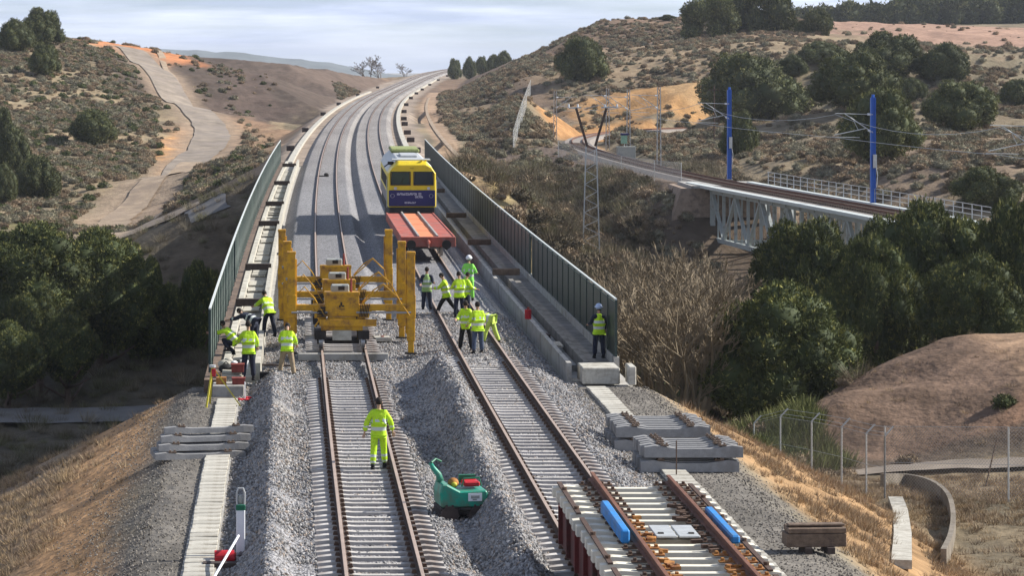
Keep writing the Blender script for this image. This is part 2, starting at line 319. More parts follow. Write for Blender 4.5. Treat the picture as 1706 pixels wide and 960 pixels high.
def terrain(X, Y, rough=True):
    X = np.asarray(X, float); Y = np.asarray(Y, float)
    Yc = np.clip(Y, 0, 1350); z = natural(np.clip(X, -330, 420), Yc)
    u = X - CM - offn(np.minimum(Y, 1600)); au = np.abs(u)
    pl = ztn(np.minimum(Y, 1250)) - 0.62
    gapd = np.where((Y > BR0 - 1) & (Y < BR1), np.minimum(Y - BR0 + 1, BR1 - Y), 0.0)
    du = np.maximum(au - 7.4, 0); d = np.hypot(du, gapd)
    if rough:
        amp = sstep(0.5, 6, np.minimum(d, pdist(X, Y, OLDP) - 3.0))
        if (np.abs(Y - 410) < 160).any(): amp = amp * np.where((Y > 250) & (Y < 570) & (X < 0), sstep(3.2, 8, pdist(X, Y, ROADP)), 1)
        amp = amp * np.where((Y < 112) & (X > 8), 0.45, 1.0)
        z = z + amp * ((fbm(X / 9, Y / 14, 3, 3) - 0.5) * 1.3 + (fbm(X / 2.2, Y / 2.6, 3, 9) - 0.5) * 0.7)
    lo = pl - 0.52 * d; far = Y > 200
    hi = pl + np.where(far, 0.5 * np.maximum(d - 8.5, 0), 0.5 * d) + np.where(far, 0.0, 0.0)
    hi = np.where(far & (u < 0), pl + 0.45 * np.maximum(d - 1.5, 0), hi)
    hi = np.where(gapd > 0, pl - 1.0 + 0.6 * np.maximum(du - 0.3, 0), hi)
    z = np.where(gapd > 0, np.minimum(np.maximum(z, lo), hi), np.clip(z, lo, np.maximum(hi, lo)))
    # old single-track line on its own bank, open where the truss spans
    do = pdist(X, Y, OLDP); g2 = np.where(Y < 252, 252 - Y, 0.0)
    dd = np.hypot(np.maximum(do - 3.6, 0), g2); on = (Y > 170) & (X > 25)
    z = np.where(on, np.clip(z, OZ - 0.62 - 0.6 * dd, np.where(g2 > 0, 99, OZ - 0.62 + 0.75 * dd)), z)
    # drainage ditch beside the fence
    # the sheet runs down into a wide plain beyond the hills
    e = np.maximum(np.maximum(np.abs(X - 50) - 350, 0) , np.maximum(Y - 1300, 0)); e = np.maximum(e, np.maximum(-20 - Y, 0))
    z = z + (-90 - z) * sstep(0, 1500, e)
    return z
def tz(x, y, rough=True): return float(terrain(np.array([x]), np.array([y]), rough)[0])
def ground_hit(px, py, Y0=40.0, Y1=1500.0):
    """walk along the line of sight until it meets the ground"""
    Ys = np.exp(np.linspace(math.log(Y0), math.log(Y1), 900)); X = (px - 476) * Ys / 4400; Z = H - (py - 85) * Ys / 4400
    b = Z <= terrain(X, Ys)
    i = int(np.argmax(b)) if b.any() else 899
    return float(X[i]), float(Ys[i]), float(terrain(X[i:i + 1], Ys[i:i + 1])[0])

# colours of the ground: soils, grasses and painted shade on the left, laid out as patches in plan
def ellc(px, py, Y): return W(px, py, Y)[:2]
TAN = (0.28, 0.215, 0.135); GREYSC = (0.215, 0.18, 0.12); ORANGE = (0.45, 0.24, 0.10); BROWN = (0.20, 0.13, 0.09); DARKB = (0.13, 0.105, 0.075); OLIVE = (0.14, 0.135, 0.06); PALE = (0.42, 0.34, 0.235); FIELD = (0.34, 0.215, 0.155); GRAVEL = (0.165, 0.15, 0.13)
patches = [  # px, py, distance, half width, half depth, colour, strength
    (600, 170, 700, 90, 260, BROWN, 0.8), (395, 150, 540, 30, 110, (0.085, 0.065, 0.052), 1.0), (470, 150, 640, 34, 150, (0.10, 0.075, 0.06), 1.0), (560, 150, 760, 28, 140, (0.13, 0.095, 0.075), 0.9), (410, 170, 480, 7, 60, (0.11, 0.08, 0.065), 0.9), (330, 105, 600, 14, 26, ORANGE, 0.5),
    (215, 90, 545, 14, 22, (0.52, 0.22, 0.10), 1.0), (290, 240, 385, 3.2, 30, ORANGE, 1.0), (285, 275, 360, 3, 14, ORANGE, 0.9), (80, 365, 292, 30, 9, OLIVE, 0.8), (150, 350, 300, 20, 12, PALE, 0.3), (240, 370, 300, 8, 12, (0.45, 0.3, 0.17), 0.8),
    (400, 250, 400, 12, 40, (0.33, 0.21, 0.13), 0.8), (430, 265, 350, 12, 30, (0.32, 0.21, 0.14), 0.7), (340, 400, 280, 14, 40, (0.12, 0.09, 0.07), 0.9),  # last patch: shade on the left-facing slope put into the colour
    (100, 600, 200, 30, 60, (0.10, 0.085, 0.06), 1.0), (100, 750, 150, 30, 40, (0.11, 0.09, 0.07), 1.0), (300, 540, 220, 16, 30, (0.12, 0.09, 0.06), 0.8),  # left valley floor: the viaduct's shade painted into the ground
    (845, 310, 240, 5, 24, (0.36, 0.28, 0.13), 0.9), (885, 345, 244, 2.2, 10, PALE, 0.7), (770, 255, 262, 4, 30, (0.40, 0.25, 0.17), 0.9), (920, 350, 250, 8, 32, DARKB, 0.9), (1000, 370, 268, 12, 30, (0.16, 0.125, 0.085), 1.0), (1100, 370, 262, 9, 22, (0.14, 0.11, 0.08), 1.0), (920, 300, 300, 10, 24, (0.12, 0.09, 0.08), 0.8),
    (800, 150, 560, 9, 160, (0.15, 0.11, 0.085), 0.9), (940, 215, 352, 5, 22, ORANGE, 1.0), (1000, 190, 400, 10, 22, ORANGE, 0.9), (1100, 160, 446, 15, 13, (0.43, 0.24, 0.10), .9), (1030, 195, 425, 12, 12, (0.44, 0.24, 0.10), .9), (1170, 160, 450, 8, 9, (0.38, 0.25, 0.13), 0.7), (940, 90, 520, 40, 60, (0.34, 0.24, 0.15), 0.5),
    (1200, 100, 520, 60, 50, (0.29, 0.22, 0.14), 0.6), (1650, 65, 680, 80, 190, FIELD, 1.0), (1280, 380, 215, 12, 30, (0.12, 0.095, 0.065), 1.0), (1220, 400, 240, 10, 14, (0.12, 0.09, 0.065), 1.0), (1500, 300, 270, 30, 30, (0.20, 0.145, 0.105), 0.8), (1300, 300, 280, 12, 30, (0.26, 0.21, 0.13), 0.6), (1600, 200, 330, 40, 50, (0.19, 0.15, 0.10), 0.7),
    (1550, 640, 120, 15, 9, (0.27, 0.16, 0.10), 1.0), (1650, 590, 124, 12, 8, (0.31, 0.205, 0.13), 0.9), (1400, 690, 120, 8, 8, (0.18, 0.12, 0.085), 0.9), (1600, 770, 111.5, 16, 1.6, (0.10, 0.08, 0.06), .8), (1560, 835, 100, 14, 6, (0.19, 0.14, 0.09), 0.8),
]
PC = []
for (px, py, Y, rx, ry, c, s) in patches:
    cx_, cy_ = ellc(px, py, Y); PC.append((cx_, cy_, rx, ry, c, s))
def ground_colour(X, Y, Z):
    n1 = fbm(X / 6, Y / 9, 4, 21); n2 = fbm(X / 1.6, Y / 2.2, 3, 33)
    m = sstep(0.4, 0.62, n1)[..., None]
    C = np.array(TAN) * m + np.array(GREYSC) * (1 - m)
    ws = np.where(X < 0, sstep(.38, .55, fbm(X / 8, Y / 12, 3, 90)), sstep(.38, .56, fbm(X / 9, Y / 16, 3, 91)))[..., None] * .75; C = C * (1 - ws) + np.array((0.15, 0.125, 0.085)) * ws
    for (cx_, cy_, rx, ry, c, s) in PC:
        r = np.hypot((X - cx_) / rx, (Y - cy_) / ry) + (n1 - 0.5) * 0.9 + (n2 - 0.5) * 0.3
        w = (sstep(1.15, 0.75, r) * s)[..., None]; C = C * (1 - w) + np.array(c) * w
    wr_ = (sstep(7.0, 3.0, pdist(X, Y, ROADP) + (n2 - .5) * 4) * (Y > 270))[..., None] * .85; C = C * (1 - wr_) + np.array((0.30, 0.225, 0.16)) * wr_
    u = X - CM - offn(np.minimum(Y, 1600)); near = Y < 90
    # shoulders of the formation, then the grassed banks with a streak of orange soil
    d = np.abs(u) - 7.4
    wg = (sstep(1.5, -0.1, d + (n2 - 0.5) * 1.8) * np.where(near | (Y > 250), 1, 0))[..., None]; C = C * (1 - wg) + np.array(GRAVEL) * wg
    bl = np.where(near & (u < 0), sstep(0.4, 1.4, d + (n1 - .5) * 2) * sstep(4.2, 2.6, d + (n1 - .5) * 3), 0)[..., None]; C = C * (1 - bl * .75) + np.array((0.42, 0.235, 0.11)) * bl * .85
    bl = np.where(near & (u < 0), sstep(3.0, 5.0, d + (n1 - .5) * 2), 0)[..., None] * .8; C = C * (1 - bl) + np.array((0.24, 0.17, 0.115)) * bl
    br = np.where((Y < 108) & (u > 0), sstep(0.6, 1.8, d + (n1 - .5) * 2) * sstep(9.5, 7.5, d + (n1 - .5) * 3), 0)[..., None]; C = C * (1 - br * .85) + np.array((0.37, 0.225, 0.11)) * br * .85
    fr = np.where((Y > 252) & (Y < 1150), sstep(9.5, 7.5, np.abs(u) + (n1 - .5) * 2), 0)[..., None]; C = C * (1 - fr) + np.array((0.30, 0.24, 0.19)) * fr
    fr = np.where((Y > 252) & (Y < 700) & (u > 0), sstep(1.8, 1.2, np.abs(u - 11.2)), 0)[..., None] * .8; C = C * (1 - fr) + np.array((0.36, 0.25, 0.17)) * fr
    w = np.where((Y < 200) & (Y > 93) & (X < 3), 1, 0) * sstep(-4, -8, Z); w = w[..., None] * .7; C = C * (1 - w) + np.array((0.10, 0.085, 0.06)) * w  # shade in the valley below the viaduct, darkened into the ground colour
    C = C * (0.6 + 0.8 * n2)[..., None] * (0.85 + 0.3 * fbm(X / 25, Y / 40, 3, 5))[..., None]
    wm = ((Y > 111) & (Y < 131) & (X > 20)); st = fbm((X * .8 + Y * 1.1) * 1.3, (X - Y) * .12, 4, 131); C = np.where(wm[..., None], C * (0.55 + 0.9 * st)[..., None], C)
    return np.clip(C, 0.01, 0.9)
xs = np.concatenate([-np.geomspace(9000, 70, 26)[:-1], np.arange(-70, -14, 1.2), np.arange(-14, 30, 0.5), np.arange(30, 60, 0.8), np.arange(60, 150, 1.4), np.arange(150, 330, 4), np.geomspace(330, 9000, 18)])
ys = np.concatenate([-np.geomspace(9000, 60, 12)[:-1], np.arange(-60, 40, 10), np.arange(40, 132, 0.5), np.arange(132, 300, 1.0), np.arange(300, 520, 1.6), np.arange(520, 1000, 4.0), np.arange(1000, 1400, 14), np.geomspace(1400, 12000, 16)])
GX, GY = np.meshgrid(xs, ys); GZ = terrain(GX, GY)
V = np.stack([GX, GY, GZ], -1).reshape(-1, 3); nx, ny = len(xs), len(ys)
idx = np.arange(nx * ny).reshape(ny, nx); F = np.stack([idx[:-1, :-1], idx[:-1, 1:], idx[1:, 1:], idx[1:, :-1]], -1).reshape(-1, 4)
M['ground'] = mat('soil_and_dry_grass', TAN, rough=0.95, var=0.28, scale=0.9, attr='Col', bump=0.12, bscale=2.6, spec=0.1)
me = npmesh('ground', V, F, M['ground'], smooth=True)
ca = me.color_attributes.new('Col', 'FLOAT_COLOR', 'POINT')
ca.data.foreach_set('color', np.concatenate([ground_colour(GX, GY, GZ).reshape(-1, 3), np.ones((nx * ny, 1))], 1).astype(np.float32).ravel())
tag(link(bpy.data.objects.new('ground', me)), kind='structure')

def ribbon(name, path, w, m, lift=0.12, kind='structure', cuts=4, level=None):
    """a sheet of width w laid on the ground along a path"""
    P = smooth_path([(p[0], p[1]) for p in path], 8); V = []; n = cuts + 1
    for i, p in enumerate(P):
        d = (P[min(i + 1, len(P) - 1)] - P[max(i - 1, 0)]).normalized(); s = Vector((d.y, -d.x, 0)); ww = w[0] + (w[1] - w[0]) * i / (len(P) - 1) if isinstance(w, tuple) else w
        for k in range(n):
            q = p + s * ww * ((k / cuts) - 0.5); e = 0.3 * (vnoise(np.array(q.x * 1.3), np.array(q.y * 1.3), 4) - .5) if k in (0, cuts) else 0
            q = q + s * float(e) * 2; V.append((q.x, q.y, 0))
    V = np.array(V); V[:, 2] = (terrain(V[:, 0], V[:, 1], False) if level is None else level) + lift
    if level is None: V[:, 2] = np.maximum(V[:, 2], terrain(V[:, 0], V[:, 1], True) + lift * .6)
    idx = np.arange(len(V)).reshape(-1, n); F = np.stack([idx[:-1, :-1], idx[:-1, 1:], idx[1:, 1:], idx[1:, :-1]], -1).reshape(-1, 4)
    return tag(link(bpy.data.objects.new(name, npmesh(name, V, F, m, True))), kind=kind)
M['dirt_rd'] = mat('dirt_road', (0.25, 0.205, 0.16), var=0.4, scale=0.35, dirt=(0.24, 0.20, 0.17), dirt_amt=0.5, dscale=0.2)
M['dirt_lt'] = mat('pale_dirt', (0.34, 0.255, 0.175), var=0.3, scale=0.5, dirt=(.25, .19, .14), dirt_amt=.5, dscale=.4, bump=0.03, bscale=3)
M['road_dk'] = mat('valley_track', (0.17, 0.16, 0.15), var=0.2, scale=0.5)
ribbon('dirt_road', [W(*p)[:2] for p in [(215, 98, 540), (262, 130, 505), (318, 180, 452), (352, 215, 422), (345, 250, 392), (300, 300, 352), (262, 324, 334)]], (6.0, 5.2), M['dirt_rd'], 0.16)
ribbon('dirt_road', [W(*p)[:2] for p in [(318, 284, 364), (275, 316, 340), (230, 345, 318), (188, 378, 299), (186, 392, 291), (215, 408, 282), (262, 428, 268), (330, 455, 252)]], (3.0, 5.2), M['dirt_lt'], 0.2)
ribbon('dirt_path', [W(*p)[:2] for p in [(480, 250, 300), (420, 278, 300), (350, 310, 298), (290, 345, 300), (250, 375, 292), (235, 400, 280)]], 2.4, M['dirt_lt'], 0.12)
ribbon('dirt_path', [W(*p)[:2] for p in [(262, 108, 560), (285, 150, 505), (340, 195, 455), (430, 212, 450)]], 1.2, M['dirt_lt'], 0.12)
ribbon('valley_road', [W(*p)[:2] for p in [(262, 425, 268), (290, 440, 262), (330, 455, 254), (350, 480, 246)]], 3.6, M['road_dk'], 0.12)
ribbon('valley_road', [(-60, 180), (-38, 178), (-20, 176), (-9, 176), (0, 178)], 5.5, M['road_dk'], 0.12)
ribbon('gravel_road', [W(*p)[:2] for p in [(1420, 792, 110), (1500, 786, 110), (1600, 781, 109), (1706, 779, 108.5), (1900, 775, 108)]], 1.8, M['dirt_rd'], 0.1)
# ------------------------------------------------------------ ballast
def ballast_h(X, Y):
    """height of the ballast; X is measured on the straight (curve offset removed)"""
    near = sstep(90, 86, Y)
    n = fbm(X * 1.1 + 40, Y * .55, 3, 51)
    lx = np.interp(X, [-1.25, -0.42, 0.2, 3.30, 3.9, 4.2, 4.9, 5.38, 8.2, 9.35], [-.72, -.10, -.27, -.27, -.42, -.40, -.06, -.27, -.26, -.72])
    mound = (0.42 + .4 * sstep(64, 74, Y)) * np.exp(-((X - 4.82) / (.42 + .2 * sstep(66, 74, Y))) ** 2) * sstep(46, 60, Y) * sstep(88, 82, Y) + 0.25 * np.exp(-((X - 4.1) / .8) ** 2) * sstep(70, 76, Y) * sstep(87, 83, Y)
    mound = mound + 0.24 * np.exp(-((X + 0.28) / .3) ** 2) * sstep(48, 54, Y) * sstep(86, 79, Y)
    a = lx + mound * (0.7 + .6 * n)
    fx = np.interp(X, [-0.85, 0.0, 0.4, 3.5, 3.95, 4.1, 4.6, 5.0, 8.4, 9.2], [-.82, -.19, -.17, -.17, -.55, -.55, -.13, -.17, -.17, -.7])
    mid = np.interp(X, [-0.85, 0.0, 0.4, 3.3, 4.0, 4.6, 5.2, 8.3, 9.2], [-.8, -.42, -.36, -.36, -.4, -.3, -.22, -.2, -.7])
    b = fx + (mid - fx) * sstep(108, 102, Y)
    h = a * near + b * (1 - near)
    return h
xb = np.arange(-1.35, 9.36, 0.085); yb = np.concatenate([np.arange(42, 108, 0.12), np.arange(108, 260, 0.5), np.arange(260, 700, 3), np.arange(700, 1181, 8)])
BX, BY = np.meshgrid(xb, yb)
BZ = ballast_h(BX, BY); edge = np.minimum(BX + 1.35, 9.35 - BX)
BZ = BZ + (fbm(BX * 3, BY * 3, 2, 61) - .5) * .07 * sstep(0, .3, edge) * np.where(BY < 120, 1, 0.3) + (fbm(BX * .8, BY * .6, 2, 62) - .5) * .12 * sstep(95, 80, BY) * sstep(0, .5, edge) * (np.abs(BX - CL) > 1.4) * (np.abs(BX - CR) > 1.4)
keep_b = np.where(BY > 88, 1, 0)
BXw = np.where(BY > 87.5, np.clip(BX, -0.86, 9.24), BX)
V = np.stack([BXw + offn(BY), BY, BZ + ztn(BY)], -1).reshape(-1, 3); nyb, nxb = BX.shape
idx = np.arange(nyb * nxb).reshape(nyb, nxb); F = np.stack([idx[:-1, :-1], idx[:-1, 1:], idx[1:, 1:], idx[1:, :-1]], -1).reshape(-1, 4)
# colour: fresh grey stone, brownish where it has been worked, and one unfinished darker lift
Cb = np.zeros(BX.shape + (3,)); Cb[...] = (0.245, 0.24, 0.245)
w = (sstep(.45, .65, fbm(BX * .5, BY * .25, 3, 71)) * .6 * (BY < 100))[..., None]; Cb = Cb * (1 - w) + np.array((0.30, 0.275, 0.24)) * w
w = (sstep(.5, .62, fbm(BX * .9, BY * .3, 3, 77)) * sstep(112, 106, BY) * sstep(86, 92, BY) * .7)[..., None]; Cb = Cb * (1 - w) + np.array((0.42, 0.40, 0.37)) * w
w = sstep(170, 300, BY)[..., None]; Cb = Cb * (1 - w) + np.array((0.27, 0.25, 0.235)) * w
Cb = Cb * (0.8 + .4 * fbm(BX * .35, BY * .08, 2, 73))[..., None]
def ballast_mat():
    m = bpy.data.materials.new('ballast'); m.use_nodes = True; nt = m.node_tree; N = nt.nodes; K = nt.links.new; p = N['Principled BSDF']; p.inputs['Roughness'].default_value = .9; p.inputs['Specular IOR Level'].default_value = .2
    t = N.new('ShaderNodeTexCoord'); v = N.new('ShaderNodeTexVoronoi'); v.inputs['Scale'].default_value = 17; K(t.outputs['Object'], v.inputs['Vector'])
    s = N.new('ShaderNodeSeparateColor'); K(v.outputs['Color'], s.inputs[0]); r = N.new('ShaderNodeMapRange'); r.inputs['To Min'].default_value = .42; r.inputs['To Max'].default_value = 1.65; K(s.outputs[0], r.inputs['Value'])
    a = N.new('ShaderNodeAttribute'); a.attribute_name = 'Col'; h = N.new('ShaderNodeHueSaturation'); K(a.outputs['Color'], h.inputs['Color']); K(r.outputs[0], h.inputs['Value']); K(h.outputs[0], p.inputs['Base Color'])
    b = N.new('ShaderNodeBump'); b.inputs['Distance'].default_value = .05; b.invert = True; K(v.outputs['Distance'], b.inputs['Height']); K(b.outputs[0], p.inputs['Normal']); return m
M['ballast'] = ballast_mat()
me = npmesh('ballast_bed', V, F, M['ballast'], True)
ca = me.color_attributes.new('Col', 'FLOAT_COLOR', 'POINT'); ca.data.foreach_set('color', np.concatenate([Cb.reshape(-1, 3), np.ones((nyb * nxb, 1))], 1).astype(np.float32).ravel())
tag(link(bpy.data.objects.new('ballast_bed', me)), kind='structure')

# a scatter helper: one object of points, geometry nodes put a piece on each
def scatter(name, pts, scale, variants, kind='stuff', tilt=0.3, label=None):
    me = bpy.data.meshes.new(name); pts = np.asarray(pts, np.float32); n = len(pts); me.vertices.add(n); me.vertices.foreach_set('co', pts.ravel())
    a = me.attributes.new('size', 'FLOAT', 'POINT'); a.data.foreach_set('value', np.asarray(scale, np.float32))
    rot = np.stack([rng.uniform(-tilt, tilt, n), rng.uniform(-tilt, tilt, n), rng.uniform(0, 6.28, n)], -1).astype(np.float32)
    a = me.attributes.new('turn', 'FLOAT_VECTOR', 'POINT'); a.data.foreach_set('vector', rot.ravel())
    a = me.attributes.new('pick', 'INT', 'POINT'); a.data.foreach_set('value', rng.integers(0, len(variants), n).astype(np.int32))
    o = tag(link(bpy.data.objects.new(name, me)), kind=kind)
    g = bpy.data.node_groups.new(name, 'GeometryNodeTree'); g.interface.new_socket('Geometry', in_out='INPUT', socket_type='NodeSocketGeometry'); g.interface.new_socket('Geometry', in_out='OUTPUT', socket_type='NodeSocketGeometry')
    gi = g.nodes.new('NodeGroupInput'); go = g.nodes.new('NodeGroupOutput'); j = g.nodes.new('GeometryNodeJoinGeometry')
    def attr(nm, ty):
        q = g.nodes.new('GeometryNodeInputNamedAttribute'); q.data_type = ty; q.inputs['Name'].default_value = nm; return q.outputs['Attribute']
    for k, mesh in enumerate(variants):
        io = g.nodes.new('GeometryNodeInstanceOnPoints'); cmpn = g.nodes.new('FunctionNodeCompare'); cmpn.data_type = 'INT'; cmpn.operation = 'EQUAL'; cmpn.inputs[3].default_value = k
        g.links.new(attr('pick', 'INT'), cmpn.inputs[2]); g.links.new(cmpn.outputs[0], io.inputs['Selection'])
        g.links.new(gi.outputs[0], io.inputs['Points']); g.links.new(attr('turn', 'FLOAT_VECTOR'), io.inputs['Rotation']); g.links.new(attr('size', 'FLOAT'), io.inputs['Scale'])
        oi = g.nodes.new('GeometryNodeObjectInfo'); oi.inputs['Object'].default_value = mesh; g.links.new(oi.outputs['Geometry'], io.inputs['Instance']); g.links.new(io.outputs[0], j.inputs[0])
    g.links.new(j.outputs[0], go.inputs[0]); md = o.modifiers.new('scatter', 'NODES'); md.node_group = g
    return o
def hidden_obj(name, mesh):      # a source piece, not linked into the scene itself
    return bpy.data.objects.new(name, mesh)
def stone_mesh(i):
    bm = bmesh.new(); bmesh.ops.create_icosphere(bm, subdivisions=1, radius=1)
    r = random.Random(i)
    for v in bm.verts: v.co *= r.uniform(.65, 1.15); v.co.x *= 1.2; v.co.z *= .75
    me = bpy.data.meshes.new('stone'); bm.to_mesh(me); bm.free(); me.materials.append(M['stone']); return hidden_obj('stone', me)
M['stone_b'] = mat('brown_ballast_stone', (0.33, 0.275, 0.23), rough=.9, var=.15, scale=20, inst=.5, spec=.2)
stones = [stone_mesh(i) for i in range(5)]; stones[4].data.materials[0] = M['stone_b']
n = 135000
px_ = rng.uniform(-1.5, 9.5, n); py_ = 44 + 62 * rng.random(n) ** 1.05
def over_sleeper(X, Y, cx, y0, y1, ph): return (np.abs(X - cx) < 1.32) & (np.abs(((Y - ph) / .6 + .5) % 1 - .5) * .6 < .15) & (Y > y0) & (Y < y1)
def over_rail(X, cx): return np.abs(np.abs(X - cx) - .753) < .11
keep = ~over_sleeper(px_, py_, CL, 44, 84.5, .1) & ~over_sleeper(px_, py_, CR, 44, 91, .3) & ~over_rail(px_, CL) & ~over_rail(px_, CR) & ~((np.abs(px_ - CL) < 1.5) & (py_ > 89) & (rng.random(n) < .6))
inb = (py_ < 87) | ((px_ > -.8) & (px_ < 9.1)); keep &= inb
px_, py_ = px_[keep], py_[keep]
pz_ = np.clip(ballast_h(px_, py_) + (fbm(px_ * 3, py_ * 3, 2, 61) - .5) * .07, -.64, 1) + rng.uniform(-.015, .03, len(px_))
scatter('ballast_stones', np.stack([px_ + offn(py_), py_, pz_], -1), rng.uniform(.6, 1, len(px_)) ** 2 * .046 + .005, stones, tilt=3.1)

M['stone_s'] = mat('shoulder_stone', (0.20, 0.18, 0.155), rough=.9, var=.15, scale=20, inst=.6, spec=.2); shs = [stone_mesh(i) for i in (9, 10)]; shs[0].data.materials[0] = shs[1].data.materials[0] = M['stone_s']
n = 42000; sX = np.concatenate([rng.uniform(-6.2, -1.25, n // 2), rng.uniform(9.2, 13.2, n // 2)]); sY = rng.uniform(42, 87, n); sk_ = (sX < -2.25) | ((sX > -1.4) & (sX < 9.65)) | (sX > 10.45); sk_ &= rng.random(n) < np.where(sX < 0, sstep(-6.2, -3.2, sX), sstep(13.2, 11.4, sX)) * (.35 + .9 * fbm(sX * 1.5, sY, 3, 88)); sX, sY = sX[sk_], sY[sk_]
scatter('shoulder_gravel', np.stack([sX, sY, terrain(sX, sY) + .004], -1), rng.uniform(.010, .034, len(sX)), shs, tilt=3.1)

# ------------------------------------------------------------ tracks
def sleeper_mesh(name, m, L=2.6, w=.28, h=.22, waist=.78):
    mb = MB(); xs_ = [-L / 2, -L / 2 + .28, -.42, .42, L / 2 - .28, L / 2]; hs = [h * .86, h, h * waist, h * waist, h, h * .86]; ws = [w * .95, w, w * .82, w * .82, w, w * .95]; b = []
    for x, hh, ww in zip(xs_, hs, ws): b += [(x, -ww / 2, 0), (x, -ww * .38, hh), (x, ww * .38, hh), (x, ww / 2, 0)]
    fs = []
    for i in range(5):
        a = i * 4
        for k in range(4): fs.append((a + k, a + (k + 1) % 4, a + 4 + (k + 1) % 4, a + 4 + k))
    fs += [(3, 2, 1, 0), (20, 21, 22, 23)]; mb.add(b, fs); return mb.mesh(name, m)
SM = sleeper_mesh('sleeper', M['sleeper'])
RAILP = [(-.075, -.16), (.075, -.16), (.075, -.145), (.012, -.125), (.012, -.045), (.036, -.035), (.036, -.002), (.028, 0), (-.028, 0), (-.036, -.002), (-.036, -.035), (-.012, -.045), (-.012, -.125), (-.075, -.145)]
def rail_mesh(name, pts, mats=None, pro=RAILP):
    """sweep the rail section along points (x, y, z)"""
    mb = MB(); n = len(pro); P = [Vector(p) for p in pts]
    for i, p in enumerate(P):
        d = (P[min(i + 1, len(P) - 1)] - P[max(i - 1, 0)]); d.z = 0; d.normalize(); s = Vector((d.y, -d.x, 0))
        for a, b in pro: mb.v.append(tuple(p + s * a + Vector((0, 0, b))))
    for i in range(len(P) - 1):
        for k in range(n):
            mb.f.append((i * n + k, i * n + (k + 1) % n, (i + 1) * n + (k + 1) % n, (i + 1) * n + k)); mb.mi.append(1 if k in (6, 7, 8) else 0)
    mb.f += [tuple(range(n))[::-1], tuple((len(P) - 1) * n + k for k in range(n))]; mb.mi += [0, 0]
    return mb.mesh(name, mats or [M['rail_rust'], M['rail_top']])
YS_R = list(np.arange(44, 250, 4)) + list(np.arange(250, 700, 10)) + list(np.arange(700, 1181, 16))
def line(cx, a=0, YS=YS_R, dz=0): return [(cx + off(y), y, zt(y) + dz) for y in YS]
def clips_mb(ys_, cx, z=-.165, w=.06):
    mb = MB()
    for y in ys_:
        for s in (-1, 1):
            for t in (-1, 1): mb.box((cx + s * .753 + t * .12, y, z + .03), (.11, .13, .07), taper=(.6, .7))
    return mb
def track(cx, label, ranges, ph):
    root = empty('railway_track', (0, 0, 0), label=label, cat='railway track', group='new double line tracks')
    for s in (-1, 1): link(bpy.data.objects.new('rail', rail_mesh('rail', line(cx + s * .753))), root)
    allys = []
    for y0, y1, z in ranges:
        ys_ = np.arange(y0 + ph, y1, .6); allys += list(ys_)
        for y in ys_:
            o = bpy.data.objects.new('sleeper', SM); o.location = (cx + off(y) + random.uniform(-.03, .03), y + random.uniform(-.015, .015), z + random.uniform(-.008, .008)); o.rotation_euler.z = random.uniform(-.006, .006); link(o, root)
    tag(clips_mb([y for y in allys if y < 89], cx).build('rail_clips', M['clip'], root), kind='stuff')
    return root
track(CL, 'left hand track with one worker walking on it and yellow gantries farther along', [(44, 84.6, -.38), (92.6, 105.2, -.42)], .1)
track(CR, 'right hand track with the wagon and the yellow and blue locomotive on it', [(44, 91, -.38)], .3)

M['concrete_dk'] = mat('shaded_concrete', (0.24, 0.225, 0.205), var=.22, scale=2.5, dirt=(.12, .11, .095), dirt_amt=.6, bump=.012, bscale=20)  # fence shade on the right kerb and walkway put into the concrete tone
# ------------------------------------------------------------ bridge
def sweep(mb, poly, Y0, Y1, step=4.0, mi=0, ends=True):
    n = len(poly); ys_ = list(np.arange(Y0, Y1, step)) + [Y1]; b = len(mb.v)
    for y in ys_:
        for a, z in poly: mb.v.append((a + off(y), y, z + zt(y)))
    for i in range(len(ys_) - 1):
        for k in range(n): mb.f.append((b + i * n + k, b + i * n + (k + 1) % n, b + (i + 1) * n + (k + 1) % n, b + (i + 1) * n + k)); mb.mi.append(mi)
    mb.f += [tuple(b + k for k in range(n))[::-1], tuple(b + (len(ys_) - 1) * n + k for k in range(n))]; mb.mi += [mi, mi]
    return mb
def rect(x0, x1, z0, z1): return [(x0, z0), (x1, z0), (x1, z1), (x0, z1)]
br = empty('viaduct', (CM, BR0, 0), label='concrete railway viaduct carrying both tracks over the valley', cat='bridge'); br.location = (0, 0, 0)
def bp(name, poly, Y0, Y1, m, step=6): return sweep(MB(), poly, Y0, Y1, step).build(name, m, br)
bp('deck', [(-2.75, -.72), (-2.75, -1.15), (-1.2, -1.5), (.4, -3.6), (8.2, -3.6), (9.9, -1.5), (11.4, -1.15), (11.4, -.72)], 86.2, 252.5, M['concrete'])
bp('ballast_wall', rect(-1.06, -.88, -.715, .02), 87.2, 251, M['concrete_lt'])
bp('ballast_wall', rect(9.28, 9.44, -.715, -.02), 87.6, 251, M['concrete'])
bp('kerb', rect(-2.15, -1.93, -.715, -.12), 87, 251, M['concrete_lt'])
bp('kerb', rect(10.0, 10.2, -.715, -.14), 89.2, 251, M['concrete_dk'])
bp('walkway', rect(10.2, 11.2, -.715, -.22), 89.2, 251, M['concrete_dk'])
bp('walkway', rect(-2.65, -2.15, -.715, -.2), 84.5, 251, M['timber'])
bp('added_fence_kerb', rect(10.94, 11.12, -.7, .07), 88.4, 251, M['concrete'])  # added to block the sun passing under the right fence
for (py_k) in (120, 150, 182, 215):
    o = MB().b2(-.2, 8.8, -1.2, 1.2, -16, -3.55).build('pier', M['concrete'], br, loc=(off(py_k), py_k, 0))
MB().b2(-2.6, 11.3, 0, 1.2, -7, -1.0).build('abutment', M['concrete'], br, loc=(off(86), 86, 0))
